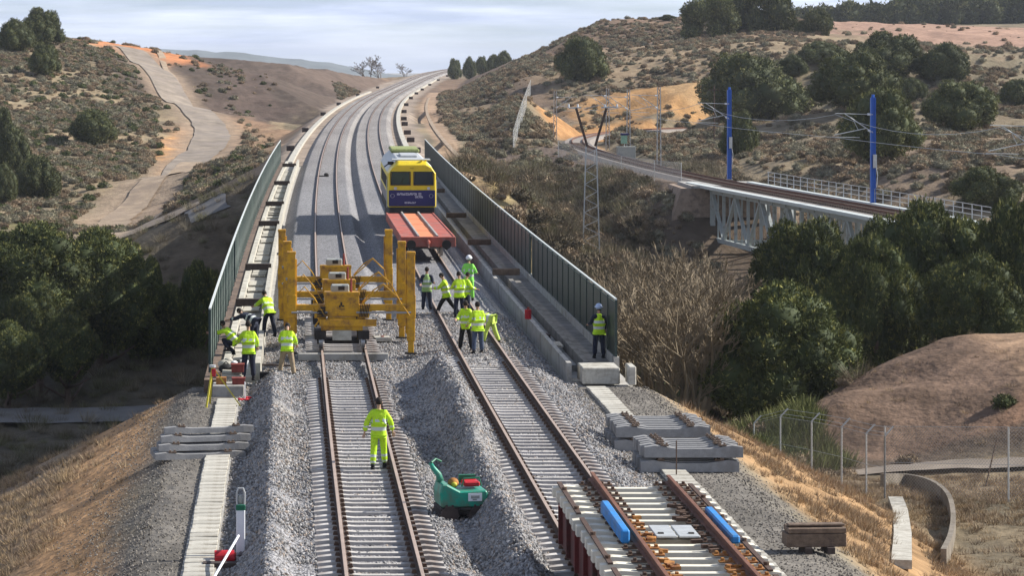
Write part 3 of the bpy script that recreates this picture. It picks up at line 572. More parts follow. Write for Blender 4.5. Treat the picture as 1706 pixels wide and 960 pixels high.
# covers of the channel on the left walkway, laid one by one
cov = MB().b2(-.36, .30, -.48, .48, 0, .06).mesh('channel_cover', M['concrete_lt'])
y = 92.0
while y < 236:
    if random.random() < .72:
        o = bpy.data.objects.new('channel_cover', cov); o.location = (-1.52 + off(y) + random.uniform(-.03, .03), y, -.42 + random.uniform(0, .03)); o.rotation_euler = (random.uniform(-.03, .03), random.uniform(-.03, .03), random.uniform(-.03, .03)); link(o, br)
    y += 1.0
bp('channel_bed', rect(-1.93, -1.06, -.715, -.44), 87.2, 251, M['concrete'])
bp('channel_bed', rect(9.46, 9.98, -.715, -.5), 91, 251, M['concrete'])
# timbers lying across the channels
cross = None
for i, (yy, side) in enumerate([(238, -1), (206, -1), (178, -1), (157.5, -1), (125.8, -1), (108, -1), (122, 1), (141, 1), (164, 1), (193, 1)]):
    if side < 0:
        o = MB().b2(-.62, .62, -.17, .17, 0, .3).build('cross_timber', M['timber_dk'], None, loc=(-1.56 + off(yy), yy, -.1), bevel=.015)
        lb = ['farthest', 'second farthest', 'third farthest', 'third nearest', 'second nearest', 'nearest'][i]
        tag(o, f'dark timber lying across the left walkway channel, {lb} of the six', 'timber', 'timbers across the left channel')
    else:
        o = MB().b2(-.62, .62, -.2, .2, 0, .3).build('cross_timber', M['timber'], None, loc=(9.95 + off(yy), yy, -.02), bevel=.015)
        lb = ['nearest', 'second nearest', 'third nearest', 'farthest'][i - 6]
        tag(o, f'brown timber lying across the right walkway channel, {lb} of the four', 'timber', 'timbers across the right channel')
# fences of the bridge
PL = 2.2
def panel_mesh():
    mb = MB(); mb.b2(-.02, .02, .04, PL - .04, .06, .12).b2(-.02, .02, .04, PL - .04, 1.86, 1.92)
    k = .1
    while k < PL - .05: mb.b2(-.012, .012, k - .046, k + .046, .12, 1.86); k += .105
    return mb.mesh('slat_panel', M['fence_pan'])
PMR = panel_mesh(); POST = MB().b2(-.04, .04, -.04, .04, 0, 2.0).mesh('post', M['fence_gr'])
SLR = MB().b2(-.012, .012, -.046, .046, .12, 1.86).mesh('slat', M['fence_pan'])
M['fence_l'] = mat('sunlit_green_panel', (0.07, 0.10, 0.088), rough=.5, var=.3, scale=1.3, dirt=(.3, .34, .31), dirt_amt=.55, dscale=.9, inst=.45)  # sunlight on the left fence put into a paler panel colour
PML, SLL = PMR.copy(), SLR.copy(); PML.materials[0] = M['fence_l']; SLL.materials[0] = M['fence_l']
def bridge_fence(x, Y0, Y1, z, label, PM=None, SL=None):
    root = empty('bridge_fence', (x, Y0, z), label=label, cat='fence', group='fences along the viaduct'); root.location = (0, 0, 0)
    y = Y0; pts = []
    slats = 0
    while y <= Y1 + .01:
        o = bpy.data.objects.new('post', POST); o.location = (x + off(y), y, z); link(o, root); pts.append(y); y += PL
    for a, b in zip(pts[:-1], pts[1:]):
        ang = math.atan2(off(a) - off(b), PL)
        if slats < 290 and a < 120:      # nearest panels: each slat its own piece
            k = .1
            while k < PL - .05 and slats < 290:
                o = bpy.data.objects.new('slat', SL); yy = a + k; o.location = (x + off(yy), yy, z); o.rotation_euler.z = ang; link(o, root); slats += 1; k += .105
            for zz in (.06, 1.86):
                o = MB().b2(-.02, .02, .04, PL - .04, zz, zz + .06).build('cross_rail', M['fence_gr'], root, loc=(x + off(a), a, z)); o.rotation_euler.z = ang
        else:
            o = bpy.data.objects.new('slat_panel', PM); o.location = (x + off(a), a, z); o.rotation_euler.z = ang; link(o, root)
    sweep(MB(), [(x - .035, z + 2.0), (x + .035, z + 2.0), (x + .035, z + 2.05), (x - .035, z + 2.05)], Y0, pts[-1], PL).build('top_rail', M['fence_cap'], root)
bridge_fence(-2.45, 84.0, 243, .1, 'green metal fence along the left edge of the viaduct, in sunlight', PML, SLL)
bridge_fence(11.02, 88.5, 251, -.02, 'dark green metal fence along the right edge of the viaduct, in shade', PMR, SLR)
# kerbs and trackside troughs beyond the bridge
def kerb(poly, Y0, Y1, label):
    o = sweep(MB(), poly, Y0, Y1, 8).build('concrete_kerb', M['concrete_lt']); tag(o, label, 'kerb')
kerb(rect(-2.1, -1.55, -.7, -.3), 253, 700, 'pale concrete kerb left of the far tracks beyond the viaduct')
kerb(rect(9.9, 10.5, -.7, -.25), 253, 900, 'pale concrete kerb right of the far tracks beyond the viaduct')
def block_mesh(): return MB().b2(-.45, .45, -.45, .45, -.3, .5).mesh('foundation_block', M['timber_dk'], bevel=.04)
bmsh = block_mesh()
lsp = [290, 358, 449, 534, 643, 760]; rsp = [285, 318, 347, 388, 418, 468, 528, 603, 669, 731, 802, 877, 950]
for i, yy in enumerate(lsp):
    o = bpy.data.objects.new('mast_foundation', bmsh); o.location = (-2.6 + off(yy), yy, zt(yy) - .55); link(o)
    tag(o, 'dark mast foundation block beside the far left kerb, ' + ['nearest', 'second nearest', 'third', 'fourth', 'fifth', 'farthest'][i] + ' on that side', 'foundation block', 'mast foundations left of the tracks')
nth = ['nearest', 'second', 'third', 'fourth', 'fifth', 'sixth', 'seventh', 'eighth', 'ninth', 'tenth', 'eleventh', 'twelfth', 'farthest']
for i, yy in enumerate(rsp):
    o = bpy.data.objects.new('mast_foundation', bmsh); o.location = (11.1 + off(yy), yy, zt(yy) - .55); link(o)
    tag(o, 'dark mast foundation block beside the far right kerb, ' + nth[i] + ' going away', 'foundation block', 'mast foundations right of the tracks')
# cable troughs at the near end, lids laid one by one
def trough(x, Y0, Y1, label, skip=()):
    root = empty('cable_trough', (0, 0, 0), label=label, cat='cable trough', group='cable troughs beside the near tracks')
    sweep(MB(), rect(x - .36, x + .36, -.75, -.59), Y0, Y1).build('channel', M['concrete'], root)
    lid = MB().b2(-.32, .32, -.228, .228, 0, .06).mesh('lid', M['concrete_lt'], bevel=.012)
    y = Y0 + .25
    while y < Y1:
        if not any(a < y < b for a, b in skip):
            o = bpy.data.objects.new('lid', lid); o.location = (x + random.uniform(-.015, .015), y, -.585 + random.uniform(0, .008)); o.rotation_euler = (random.uniform(-.03, .03), random.uniform(-.03, .03), random.uniform(-.03, .03)); link(o, root)
        y += .5
trough(-1.83, 46, 82.3, 'pale concrete cable trough along the left shoulder, passing under the sleeper pile')
trough(10.05, 42, 85.5, 'pale concrete cable trough along the right shoulder, passing under the sleeper stacks')
# ------------------------------------------------------------ vegetation
def crown_mesh(seed, lobes, ntuft, tl, pal, core=True, blades=6, up=0.35, bw=0.16, m=None):
    """needle tufts spread over and inside a set of lobes (x, y, z, rx, ry, rz)"""
    r = np.random.default_rng(seed); lob = np.array(lobes, float); area = (lob[:, 3] * lob[:, 4] + lob[:, 4] * lob[:, 5] + lob[:, 3] * lob[:, 5]); cnt = (ntuft * area / area.sum()).astype(int) + 1
    P = []; Nn = []
    for l, c in zip(lob, cnt):
        v = r.normal(size=(c, 3)); v /= np.linalg.norm(v, axis=1)[:, None]; rad = r.uniform(.72, 1.08, c)[:, None]
        q = l[:3] + v * l[3:] * rad; ok = np.ones(c, bool)
        for l2 in lob:
            if l2 is l: continue
            ok &= ((((q - l2[:3]) / l2[3:]) ** 2).sum(1) > .66)
        nn = v / l[3:]; nn /= np.linalg.norm(nn, axis=1)[:, None]; P.append(q[ok]); Nn.append(nn[ok])
    P = np.concatenate(P); Nn = np.concatenate(Nn); n = len(P); k = blades
    d = Nn[:, None, :] * .8 + r.normal(size=(n, k, 3)) * .55 + np.array([0, 0, up]); d /= np.linalg.norm(d, axis=-1)[..., None]
    ln = tl * r.uniform(.6, 1.3, (n, k, 1)); side = np.cross(d, r.normal(size=(n, k, 3))); side /= np.linalg.norm(side, axis=-1)[..., None]
    b = P[:, None, :] + r.normal(size=(n, k, 3)) * tl * .35; w = tl * bw * 2
    A = b - side * w; B_ = b + side * w; C = b + d * ln; V = np.stack([A, B_, C], 2).reshape(-1, 3); F = np.arange(n * k * 3).reshape(-1, 3)
    pa = np.array(pal); t = r.random((n, 1)) * .6 + r.random((n, 1)) * .4; ci = pa[0] * (1 - t) + pa[1] * t; hi = r.random(n) < .14; ci[hi] = pa[2]
    Cc = np.repeat(ci, k * 3, axis=0)
    if core:
        bm = bmesh.new()
        for l in lob:
            g = bmesh.ops.create_icosphere(bm, subdivisions=2, radius=1.0)
            for vv in g['verts']:
                f = .80 + .1 * r.random(); vv.co = Vector(l[:3]) + Vector((vv.co.x * l[3] * f, vv.co.y * l[4] * f, vv.co.z * l[5] * f))
        bm.verts.index_update(); cv = np.array([v.co[:] for v in bm.verts]); cf = np.array([[v.index for v in f.verts] for f in bm.faces]); bm.free()
        F = np.concatenate([F, cf + len(V)]); V = np.concatenate([V, cv]); Cc = np.concatenate([Cc, np.tile(pa[0], (len(cv), 1))])
    me = npmesh('crown', V, F, m or M['pine']); ca = me.color_attributes.new('Col', 'FLOAT_COLOR', 'POINT')
    ca.data.foreach_set('color', np.concatenate([Cc, np.ones((len(Cc), 1))], 1).astype(np.float32).ravel()); return me
def dome(seed, Rr, h, n, lr, base=0.2, flat=1.0):
    """lobes spread over a dome of radius Rr and height h"""
    r = random.Random(seed); out = []
    for i in range(n):
        t = (i + .5) / n; ph = math.acos(1 - t * 1.15 if t * 1.15 < 1.6 else -.6); az = i * 2.39996 + r.uniform(-.3, .3); rr = Rr * r.uniform(.52, .80)
        s = lr * r.uniform(.75, 1.25); out.append((rr * math.sin(ph) * math.cos(az), rr * math.sin(ph) * math.sin(az), base + h * .5 + h * .42 * math.cos(ph) * r.uniform(.8, 1.15), s, s, s * .85 * flat))
    out.append((0, 0, base + h * .5, Rr * .62, Rr * .62, h * .36)); return out
PAL = [(0.045, 0.058, 0.02), (0.12, 0.135, 0.038), (0.26, 0.25, 0.075)]  # last tone: sunlit highlights painted onto a share of the tufts
PALD = [(0.055, 0.064, 0.026), (0.13, 0.137, 0.05), (0.21, 0.205, 0.08)]
# crowns are 1 wide (radius) and 1 high before scaling; the near ones get more tufts
crownN = [crown_mesh(11 + i, dome(11 + i, 1.0, 1.55, 30 + 5 * i, .25, -.22), 20000, .036, PAL, blades=7, bw=.12) for i in range(3)]
crownM = [crown_mesh(31 + i, dome(31 + i, 1.0, 1.45, 22 + 3 * i, .29, -.2), 7500, .05, PALD, blades=6, bw=.14) for i in range(4)]
def open_lobes(seed):
    r = random.Random(seed); return [(r.uniform(-.75, .75), r.uniform(-.6, .6), r.uniform(.42, .98), *(lambda s: (s * 1.25, s * 1.25, s * .75))(r.uniform(.16, .3))) for _ in range(17)]
crownO = [crown_mesh(51 + i, open_lobes(51 + i), 5000, .055, PALD, blades=5) for i in range(3)]
def trunk_mb(h, r, seed, limbs=5, bend=.08):
    q = random.Random(seed); mb = MB(); pts = [Vector((q.uniform(-bend, bend) * h * t * .6, q.uniform(-bend, bend) * h * t * .6, h * t - .4)) for t in (0, .25, .5, .75, 1)]
    mb.tube(pts, [r * 1.25, r, r * .85, r * .65, r * .4], 8)
    for i in range(limbs):
        t = q.uniform(.35, .9); p = pts[int(t * 4)].lerp(pts[min(int(t * 4) + 1, 4)], t * 4 % 1); a = q.uniform(0, 6.28); l = h * q.uniform(.3, .5)
        e = p + Vector((math.cos(a) * l, math.sin(a) * l, l * q.uniform(.4, .9))); mb.tube([p, p.lerp(e, .5) + Vector((0, 0, -l * .06)), e], [r * .5, r * .35, r * .15], 5)
    return mb
TR = [trunk_mb(1.0, .05, 60 + i).mesh('trunk', M['bark'], True) for i in range(3)]
def tree(name, cx, ytop, ybase, hw, Y, crowns, label, group, clear=.1, cat='tree', kx=1.0, hit=False):
    """stands a tree where the photo shows it: cx centre, ytop / ybase extent, hw half width (all photo pixels), Y distance"""
    if hit:
        hx, hy, hz = ground_hit(cx, ybase - 1, 225)
        if hy < 1000: Y = hy
        if cat == 'bush': ybase = 400
    X = (cx - 476) * Y / 4400; z = tz(X, Y); ztop = H - (ytop - 85) * Y / 4400; zb = H - (ybase - 85) * Y / 4400
    zb = max(min(zb, ztop - 1.0), z - .3); rad = hw * Y / 4400; h = ztop - zb
    root = empty(name, (X, Y, z), random.uniform(0, 6.28), label, cat, group)
    i = random.randrange(len(crowns)); c = link(bpy.data.objects.new('crown', crowns[i]), root); hh = ztop - z; c0 = (zb - z)
    mzt = getattr(tree, 'cache', {}).get(id(crowns[i]))
    if mzt is None:
        co = np.empty(len(crowns[i].vertices) * 3, np.float32); crowns[i].vertices.foreach_get('co', co); co = co.reshape(-1, 3); rr = np.percentile(np.hypot(co[:, 0], co[:, 1]), 96); mzt = (np.percentile(co[:, 2], 1.5), np.percentile(co[:, 2], 99.2), rr); tree.cache = {**getattr(tree, 'cache', {}), id(crowns[i]): mzt}
    sz = (ztop - zb) / (mzt[1] - mzt[0]); sr = rad / mzt[2]
    c.scale = (sr, sr * kx, sz); c.location = (0, 0, zb - z - mzt[0] * sz)
    t = link(bpy.data.objects.new('trunk', TR[i % 3]), root); t.scale = (max(hh, 1) * .9, max(hh, 1) * .9, hh * .72); return root
GN = 'dark stone pines on the valley floor right of the viaduct'
for args in [(1300, 478, 716, 142, 132, 'round dark green pine in front of its group, nearest to the brown bank'),
             (1345, 374, 620, 118, 160, 'broad stone pine directly behind the round front pine, leftmost of the big right group'),
             (1560, 346, 625, 118, 158, 'tallest wide stone pine rising above the brown bank crest'),
             (1705, 338, 620, 95, 154, 'big stone pine cut by the right edge of the picture above the brown bank'),
             (1455, 400, 620, 85, 150, 'dark pine filling the gap between the round front pine and the tallest one'),
             (1620, 430, 600, 85, 146, 'lower dark pine right behind the crest of the brown bank'),
             (1470, 372, 560, 70, 175, 'pine half hidden behind the big right group, below the truss bridge deck')]:
    tree('pine_tree', *args[:5], crownN, args[5], GN)
GM = 'rounded pines on the hillside behind the old railway'
for args in [(1249, 92, 208, 100, 335, 'largest rounded pine behind the left blue mast'), (1421, 86, 182, 74, 352, 'rounded pine between the two blue masts, upper middle of the hill'), (1478, 54, 132, 66, 432, 'high rounded pine just below the ploughed field edge'),
             (1572, 72, 138, 42, 430, 'dark pine right of the high one, next to the ploughed field'), (1372, 69, 108, 44, 450, 'small low pine below the skyline pines'), (1600, 136, 218, 64, 362, 'wide dark pine on the slope right of the second blue mast'),
             (1468, 150, 270, 70, 292, 'dark rounded pine directly behind the right blue mast'), (1232, 187, 265, 32, 300, 'small dark bushy pine just right of the left blue mast foot'), (1520, 130, 170, 24, 400, 'small pine between two larger ones on the slope'),
             (1642, 279, 346, 58, 236, 'low dark pine right of the truss bridge railing'), (1694, 132, 175, 30, 372, 'pine at the right edge of the picture halfway up the hill'), (1322, 91, 128, 28, 420, 'small pine behind the largest rounded one')]:
    tree('pine_tree', *args[:5], crownM, args[5], GM, hit=True)
tree('pine_tree', 970, 62, 137, 43, 440, crownM, 'lone dark pine in the middle of the tan right hill', None, hit=True)
tree('pine_tree', 1113, 24, 44, 16, 640, crownM, 'tiny dark bush on the skyline left of the skyline pines', None)
for args in [(1188, -4, 62, 54, 560, 'leftmost open crowned pine on the skyline'), (1275, -34, 58, 72, 575, 'tallest open crowned pine on the skyline, cut by the top edge'), (1365, 16, 66, 38, 560, 'rightmost open crowned pine on the skyline, next to the distant wood'), (1232, -12, 62, 40, 590, 'open crowned pine between the leftmost and the tallest on the skyline')]:
    tree('pine_tree', *args[:5], crownO, args[5], 'open crowned pines along the skyline')
GL = 'dark pines in the shaded valley left of the viaduct'
for args in [(40, 378, 560, 122, 192, 'large pine at the left edge, front of the shaded left valley'), (165, 388, 580, 100, 196, 'large pine left of the viaduct, middle of the shaded group'), (228, 425, 560, 48, 205, 'pine at the right side of the shaded group beside the valley track'),
             (15, 540, 655, 66, 180, 'paler low pine at the left edge above the dark valley road'), (112, 526, 630, 58, 182, 'low dark pine just above the dark valley road'), (250, 470, 600, 66, 200, 'dark pine nearest the left end of the viaduct, outer one'),
             (335, 440, 600, 42, 200, 'dark pine right beside the viaduct fence'), (66, 486, 600, 52, 186, 'low paler green pine in the middle of the shaded group'), (-30, 400, 620, 50, 190, 'pine cut by the left edge of the picture in the shaded valley')]:
    tree('pine_tree', *args[:5], crownN, args[5], GL)
GH = 'dark bushes and pines on the left hill'
for args in [(68, 14, 82, 39, 500, 'tallest dark pine on the top of the left hill'), (28, 32, 86, 33, 488, 'rounded pine at the left edge on top of the left hill'), (73, 72, 128, 29, 468, 'rounded bush just below the two hilltop pines'), (154, 183, 243, 42, 402, 'lone dark bush in the middle of the left hill'),
             (62, 262, 332, 42, 332, 'dark rounded pine at the foot of the left hill'), (6, 274, 342, 26, 326, 'dark pine cut by the left edge at the foot of the left hill'), (16, 208, 290, 34, 350, 'dark green pine at the left edge above the foot of the hill'), (4, 180, 240, 20, 372, 'upper small pine at the left edge of the hill')]:
    tree('pine_tree', *args[:5], crownM, args[5], GH, hit=True)

# bare winter trees
def bare_mesh(seed, stems=3, levels=5, spread=.5, tip=.004, r0=.022, h0=.42, m=None):
    q = random.Random(seed); mb = MB()
    def grow(p, d, l, r, lev):
        if lev == 0 or l < .02: return
        mid = p + d * l * .5 + Vector((q.uniform(-1, 1), q.uniform(-1, 1), q.uniform(-.5, .5))) * l * .07; e = p + d * l
        mb.tube([p, mid, e], [r, r * .82, r * .66], 4 if lev > 3 else 3, cap=False)
        for _ in range(q.choice((2, 3, 3)) if lev > 1 else 3):
            nd = (d + Vector((q.gauss(0, 1), q.gauss(0, 1), q.gauss(.15, .8))) * spread).normalized(); nd.z = abs(nd.z) * .6 + .25 if q.random() < .8 else nd.z
            nd.normalize(); grow(e if q.random() < .65 else mid, nd, l * q.uniform(.6, .82), max(r * .6, tip), lev - 1)
    for s in range(stems):
        a = q.uniform(0, 6.28); grow(Vector((math.cos(a) * .05, math.sin(a) * .05, -.04)), Vector((math.cos(a) * .35, math.sin(a) * .35, 1)).normalized(), h0 * q.uniform(.6, .85), r0, levels)
    return mb.mesh('branches', m or M['twig'])
BA = [bare_mesh(5 + i, 6, 7, .34, .0019, .013, .30) for i in range(3)]
BG = [bare_mesh(15 + i, 3, 6, .42, .005, .02, .36, M['twig_gr']) for i in range(2)]
def bare(cx, ytop, ybase, Y, meshes, label, group, wide=1.0, dens=1):
    X = (cx - 476) * Y / 4400; z = tz(X, Y); zt_ = H - (ytop - 85) * Y / 4400; h = max(zt_ - z, 1.0)
    me = meshes[random.randrange(len(meshes))]; k = getattr(bare, 'c', {}).get(me.name) or max(v.co.z for v in me.vertices); bare.c = {**getattr(bare, 'c', {}), me.name: k}
    o = bpy.data.objects.new('bare_tree', me); o.location = (X, Y, z); o.scale = (h / k * wide, h / k * wide, h / k); o.rotation_euler.z = random.uniform(0, 6.28); link(o); return tag(o, label, 'tree', group)
GB = 'bare brown trees at the foot of the right embankment'
for a in [(1140, 425, 690, 130, 'bare brown tree nearest to the viaduct end, beside the round dark pine'), (1095, 430, 660, 140, 'bare brown tree in the middle of the thicket right of the fence end'), (1050, 455, 650, 150, 'bare brown tree closest to the end of the dark fence'),
          (1190, 400, 640, 150, 'bare brown tree below the truss bridge end'), (1125, 440, 690, 131, 'bare brown tree left of the one beside the round dark pine'), (1065, 430, 650, 158, 'bare brown tree just behind the one closest to the dark fence'), (1150, 400, 640, 156, 'bare brown tree in the right rear of the thicket'), (1100, 410, 640, 150, 'tall bare brown tree in the centre rear of the thicket'), (1130, 405, 640, 165, 'bare brown tree behind the others, below the stone abutment'), (1075, 410, 620, 172, 'rearmost bare brown tree of the thicket')]:
    bare(*a[:4], BA, a[4], GB, .85)
for a in [(612, 90, 126, 960, 'wide bare tree on the horizon left of the far track'), (633, 96, 126, 940, 'bare tree just right of the wide one on the horizon'), (675, 104, 130, 960, 'small bare tree on the horizon where the track vanishes')]:
    bare(*a[:4], BG, a[4], 'bare trees on the horizon', 1.3)
for i, (cx, yt, Y, w) in enumerate([(757, 98, 900, 13), (783, 95, 880, 12), (803, 94, 860, 11), (838, 85, 820, 16), (822, 91, 840, 12)]):
    tree('bush', cx, yt, 113 if cx < 810 else 104, w, Y, crownM, ['leftmost', 'second', 'third', 'rightmost', 'second from the right'][i] + ' dark bush on the horizon right of the far track', 'bushes on the horizon', cat='bush', hit=True)

# scrub, grass and far wood: too many to count
def tuft_mesh(seed, n, h, w, spread, pal, m, lean=.5, name='tuft'):
    r = np.random.default_rng(seed); b = np.stack([r.normal(0, spread, n), r.normal(0, spread, n), np.zeros(n)], 1); d = np.stack([b[:, 0] * lean / spread + r.normal(0, .25, n), b[:, 1] * lean / spread + r.normal(0, .25, n), np.ones(n)], 1); d /= np.linalg.norm(d, axis=1)[:, None]
    l = h * r.uniform(.5, 1.1, (n, 1)); s = r.normal(size=(n, 3)); s[:, 2] = 0; s /= np.linalg.norm(s, axis=1)[:, None]; V = np.stack([b - s * w, b + s * w, b + d * l], 1).reshape(-1, 3); pa = np.array(pal); t = r.random((n, 1)); C = np.repeat(pa[0] * (1 - t) + pa[1] * t, 3, axis=0)
    me = npmesh(name, V, np.arange(n * 3).reshape(-1, 3), m); ca = me.color_attributes.new('Col', 'FLOAT_COLOR', 'POINT'); ca.data.foreach_set('color', np.concatenate([C, np.ones((n * 3, 1))], 1).astype(np.float32).ravel()); return me
def shrub_mesh(seed, pal): return crown_mesh(seed, [(0, 0, .35, .7, .7, .45), (.45, .1, .3, .45, .4, .35), (-.4, -.2, .28, .4, .45, .35), (.05, -.45, .3, .4, .4, .32)], 260, .2, pal, core=True, blades=4, bw=.13, m=M['scrub'])
GG = [(0.19, 0.175, 0.12), (0.30, 0.27, 0.19), (0.36, 0.32, 0.22)]; BB = [(0.20, 0.15, 0.10), (0.33, 0.25, 0.165), (0.40, 0.31, 0.2)]; DD = [(0.09, 0.075, 0.05), (0.16, 0.13, 0.085), (0.22, 0.18, 0.12)]; OG = [(0.07, 0.085, 0.035), (0.13, 0.14, 0.06), (0.2, 0.2, 0.09)]
sh = [hidden_obj('shrub', shrub_mesh(200 + i, p)) for i, p in enumerate([GG, GG, BB, OG])]; shl = sh[:3] + [hidden_obj('shrub', shrub_mesh(206, BB)), hidden_obj('dry_tuft', tuft_mesh(208, 60, .8, .03, .3, [(0.30, 0.24, 0.15), (0.42, 0.34, 0.22)], M['scrub'], .5, 'dry_tuft'))]; shd = [hidden_obj('twigs', tuft_mesh(220 + i, 150, 1.5, .016, .32, p, M['scrub'], .55, 'twigs')) for i, p in enumerate([[(0.13, 0.105, 0.07), (0.22, 0.18, 0.12)], [(0.17, 0.145, 0.105), (0.28, 0.24, 0.17)], [(0.12, 0.12, 0.06), (0.22, 0.2, 0.11)]])]
roads = [np.array([(p[0], p[1]) for p in smooth_path([W(*q)[:2] for q in pp], 3)]) for pp in ([(215, 98, 540), (262, 130, 505), (318, 180, 452), (352, 215, 422), (345, 250, 392), (300, 300, 352), (230, 345, 318), (185, 378, 298)],)]
def clear_of(X, Y, m=8.6):
    u = X - CM - offn(Y); ok = ~((np.abs(u) < m + np.where((u > 0) & (Y > 250), 4.5, 0)) & ~((Y > 96) & (Y < 240) & (np.abs(u) > 9)))
    for (a_, b_, ra, rb, c_, s_) in PC:
        if c_[0] > .42: ok &= np.hypot((X - a_) / ra, (Y - b_) / rb) + (fbm(X / 3, Y / 4, 2, 97) - .5) * 1.6 > .85
    ok &= ~((np.abs(u) < 9) & (Y < 252)); ok &= pdist(X, Y, OLDP) > 4.2; ok &= pdist(X, Y, roads[0]) > 5.2; return ok
def spread_pts(n, box, f, seed=0):
    r = np.random.default_rng(seed); X = r.uniform(box[0], box[1], n); Y = box[2] * (box[3] / box[2]) ** r.random(n); k = clear_of(X, Y); X, Y = X[k], Y[k]; k = f(X, Y) > r.random(len(X)); X, Y = X[k], Y[k]; return np.stack([X, Y, terrain(X, Y) - .06], -1)
infr = lambda X, Y: ((X / Y > -.125) & (X / Y < .30)).astype(float)
P1 = spread_pts(34000, (-75, -2, 285, 620), lambda X, Y: infr(X, Y) * np.where(X < -3 - (Y - 285) * .02, 1, .2) * (.25 + sstep(.4, .6, fbm(X / 8, Y / 12, 3, 90))) * np.where((Y > 400) & (X / Y > -.048), .12, 1), 1)
scatter('scrub', P1, rng.uniform(.35, .95, len(P1)), shl + [sh[3]])
P2 = spread_pts(62000, (12, 200, 235, 700), lambda X, Y: infr(X, Y) * (.3 + .95 * sstep(.38, .58, fbm(X / 9, Y / 16, 3, 91))) * np.where((Y > 500) & (X / Y > .2), .02, 1), 2)
scatter('scrub', P2, rng.uniform(.3, 1.0, len(P2)) ** 1.6, shl)
P3 = spread_pts(11000, (14, 48, 195, 305), lambda X, Y: infr(X, Y) * (.25 + .75 * sstep(.4, .6, fbm(X / 4, Y / 7, 2, 141))) * ~((X > 34) & (Y < 258) & (Y > 225)) * sstep(.33, .5, fbm(X / 7, Y / 12, 3, 92)), 3)
scatter('thicket', P3, rng.uniform(.4, 1.0, len(P3)) ** 1.5 * 1.5, shd + [sh[2]] + [hidden_obj('shrub', shrub_mesh(240, DD))])
P4 = spread_pts(2600, (-30, 0, 95, 260), lambda X, Y: infr(X, Y) * .8, 4); scatter('scrub', P4, rng.uniform(.3, .9, len(P4)), shd)
P5 = spread_pts(4200, (13, 46, 104, 190), lambda X, Y: infr(X, Y) * np.where((Y < 135) & (X > 22), .02, .6), 5); scatter('scrub', P5, rng.uniform(.3, .9, len(P5)), [sh[3], sh[2], shd[0]])
GR = [hidden_obj('grass', tuft_mesh(300 + i, 34, .42, .012, .13, p, M['grass'])) for i, p in enumerate([[(0.26, 0.195, 0.125), (0.40, 0.31, 0.20)], [(0.20, 0.145, 0.10), (0.31, 0.23, 0.16)], [(0.33, 0.23, 0.13), (0.42, 0.31, 0.18)]])]
def gpts(n, box, f, seed):
    r = np.random.default_rng(seed); X = r.uniform(box[0], box[1], n); Y = r.uniform(box[2], box[3], n); k = f(X, Y) > r.random(n); X, Y = X[k], Y[k]; return np.stack([X, Y, terrain(X, Y) - .03], -1)
Pg = gpts(11500, (-16, -3.4, 46, 98), lambda X, Y: sstep(.2, 2.2, -3.4 - X) * (.2 + sstep(.4, .6, fbm(X / 1.5, Y / 2, 3, 95))) * (1 - .9 * np.exp(-((X + 5.2) / 1.1) ** 2)), 6)
scatter('dry_grass', Pg, rng.uniform(.25, .75, len(Pg)), GR, tilt=.25)
Pg = gpts(36000, (12, 34, 52, 128), lambda X, Y: sstep(.3, 2, X - 12.0) * (.15 + sstep(.42, .62, fbm(X / 1.6, Y / 3, 3, 96))) * (pdist(X, Y, np.array([(20, 110), (36, 108.5)])) > 2.2) * np.where((Y > 107) & (X > 22), .03, .9) * (pdist(X, Y, np.array([(17.9, 76.5), (16.9, 71), (15.8, 67), (14.6, 62)])) > .5), 7)
scatter('dry_grass', Pg, rng.uniform(.25, .8, len(Pg)), GR, tilt=.25)
Pg = gpts(5000, (16, 24, 104, 126), lambda X, Y: .8 * (Y > 104 + (X - 16) * 1.0), 8)
scatter('green_grass', Pg, rng.uniform(.9, 2.2, len(Pg)), [hidden_obj('grass', tuft_mesh(330, 30, .42, .014, .13, [(0.10, 0.12, 0.04), (0.22, 0.22, 0.09)], M['grass']))], tilt=.2)
# the distant wood along the skyline
r_ = np.random.default_rng(12); n = 420; X = r_.uniform(178, 300, n); Y = r_.uniform(900, 960, n); Zw = terrain(X, Y)
woodc = hidden_obj('wood_tree', crown_mesh(77, [(0, 0, .62, .28, .28, .30), (.12, .05, .42, .26, .26, .22), (-.1, -.06, .75, .2, .2, .2), (0, 0, .15, .14, .14, .25)], 420, .09, PALD, blades=4))
scatter('distant_wood', np.stack([X, Y, Zw - .3], -1), r_.uniform(8.5, 11.5, n), [woodc], tilt=.05)
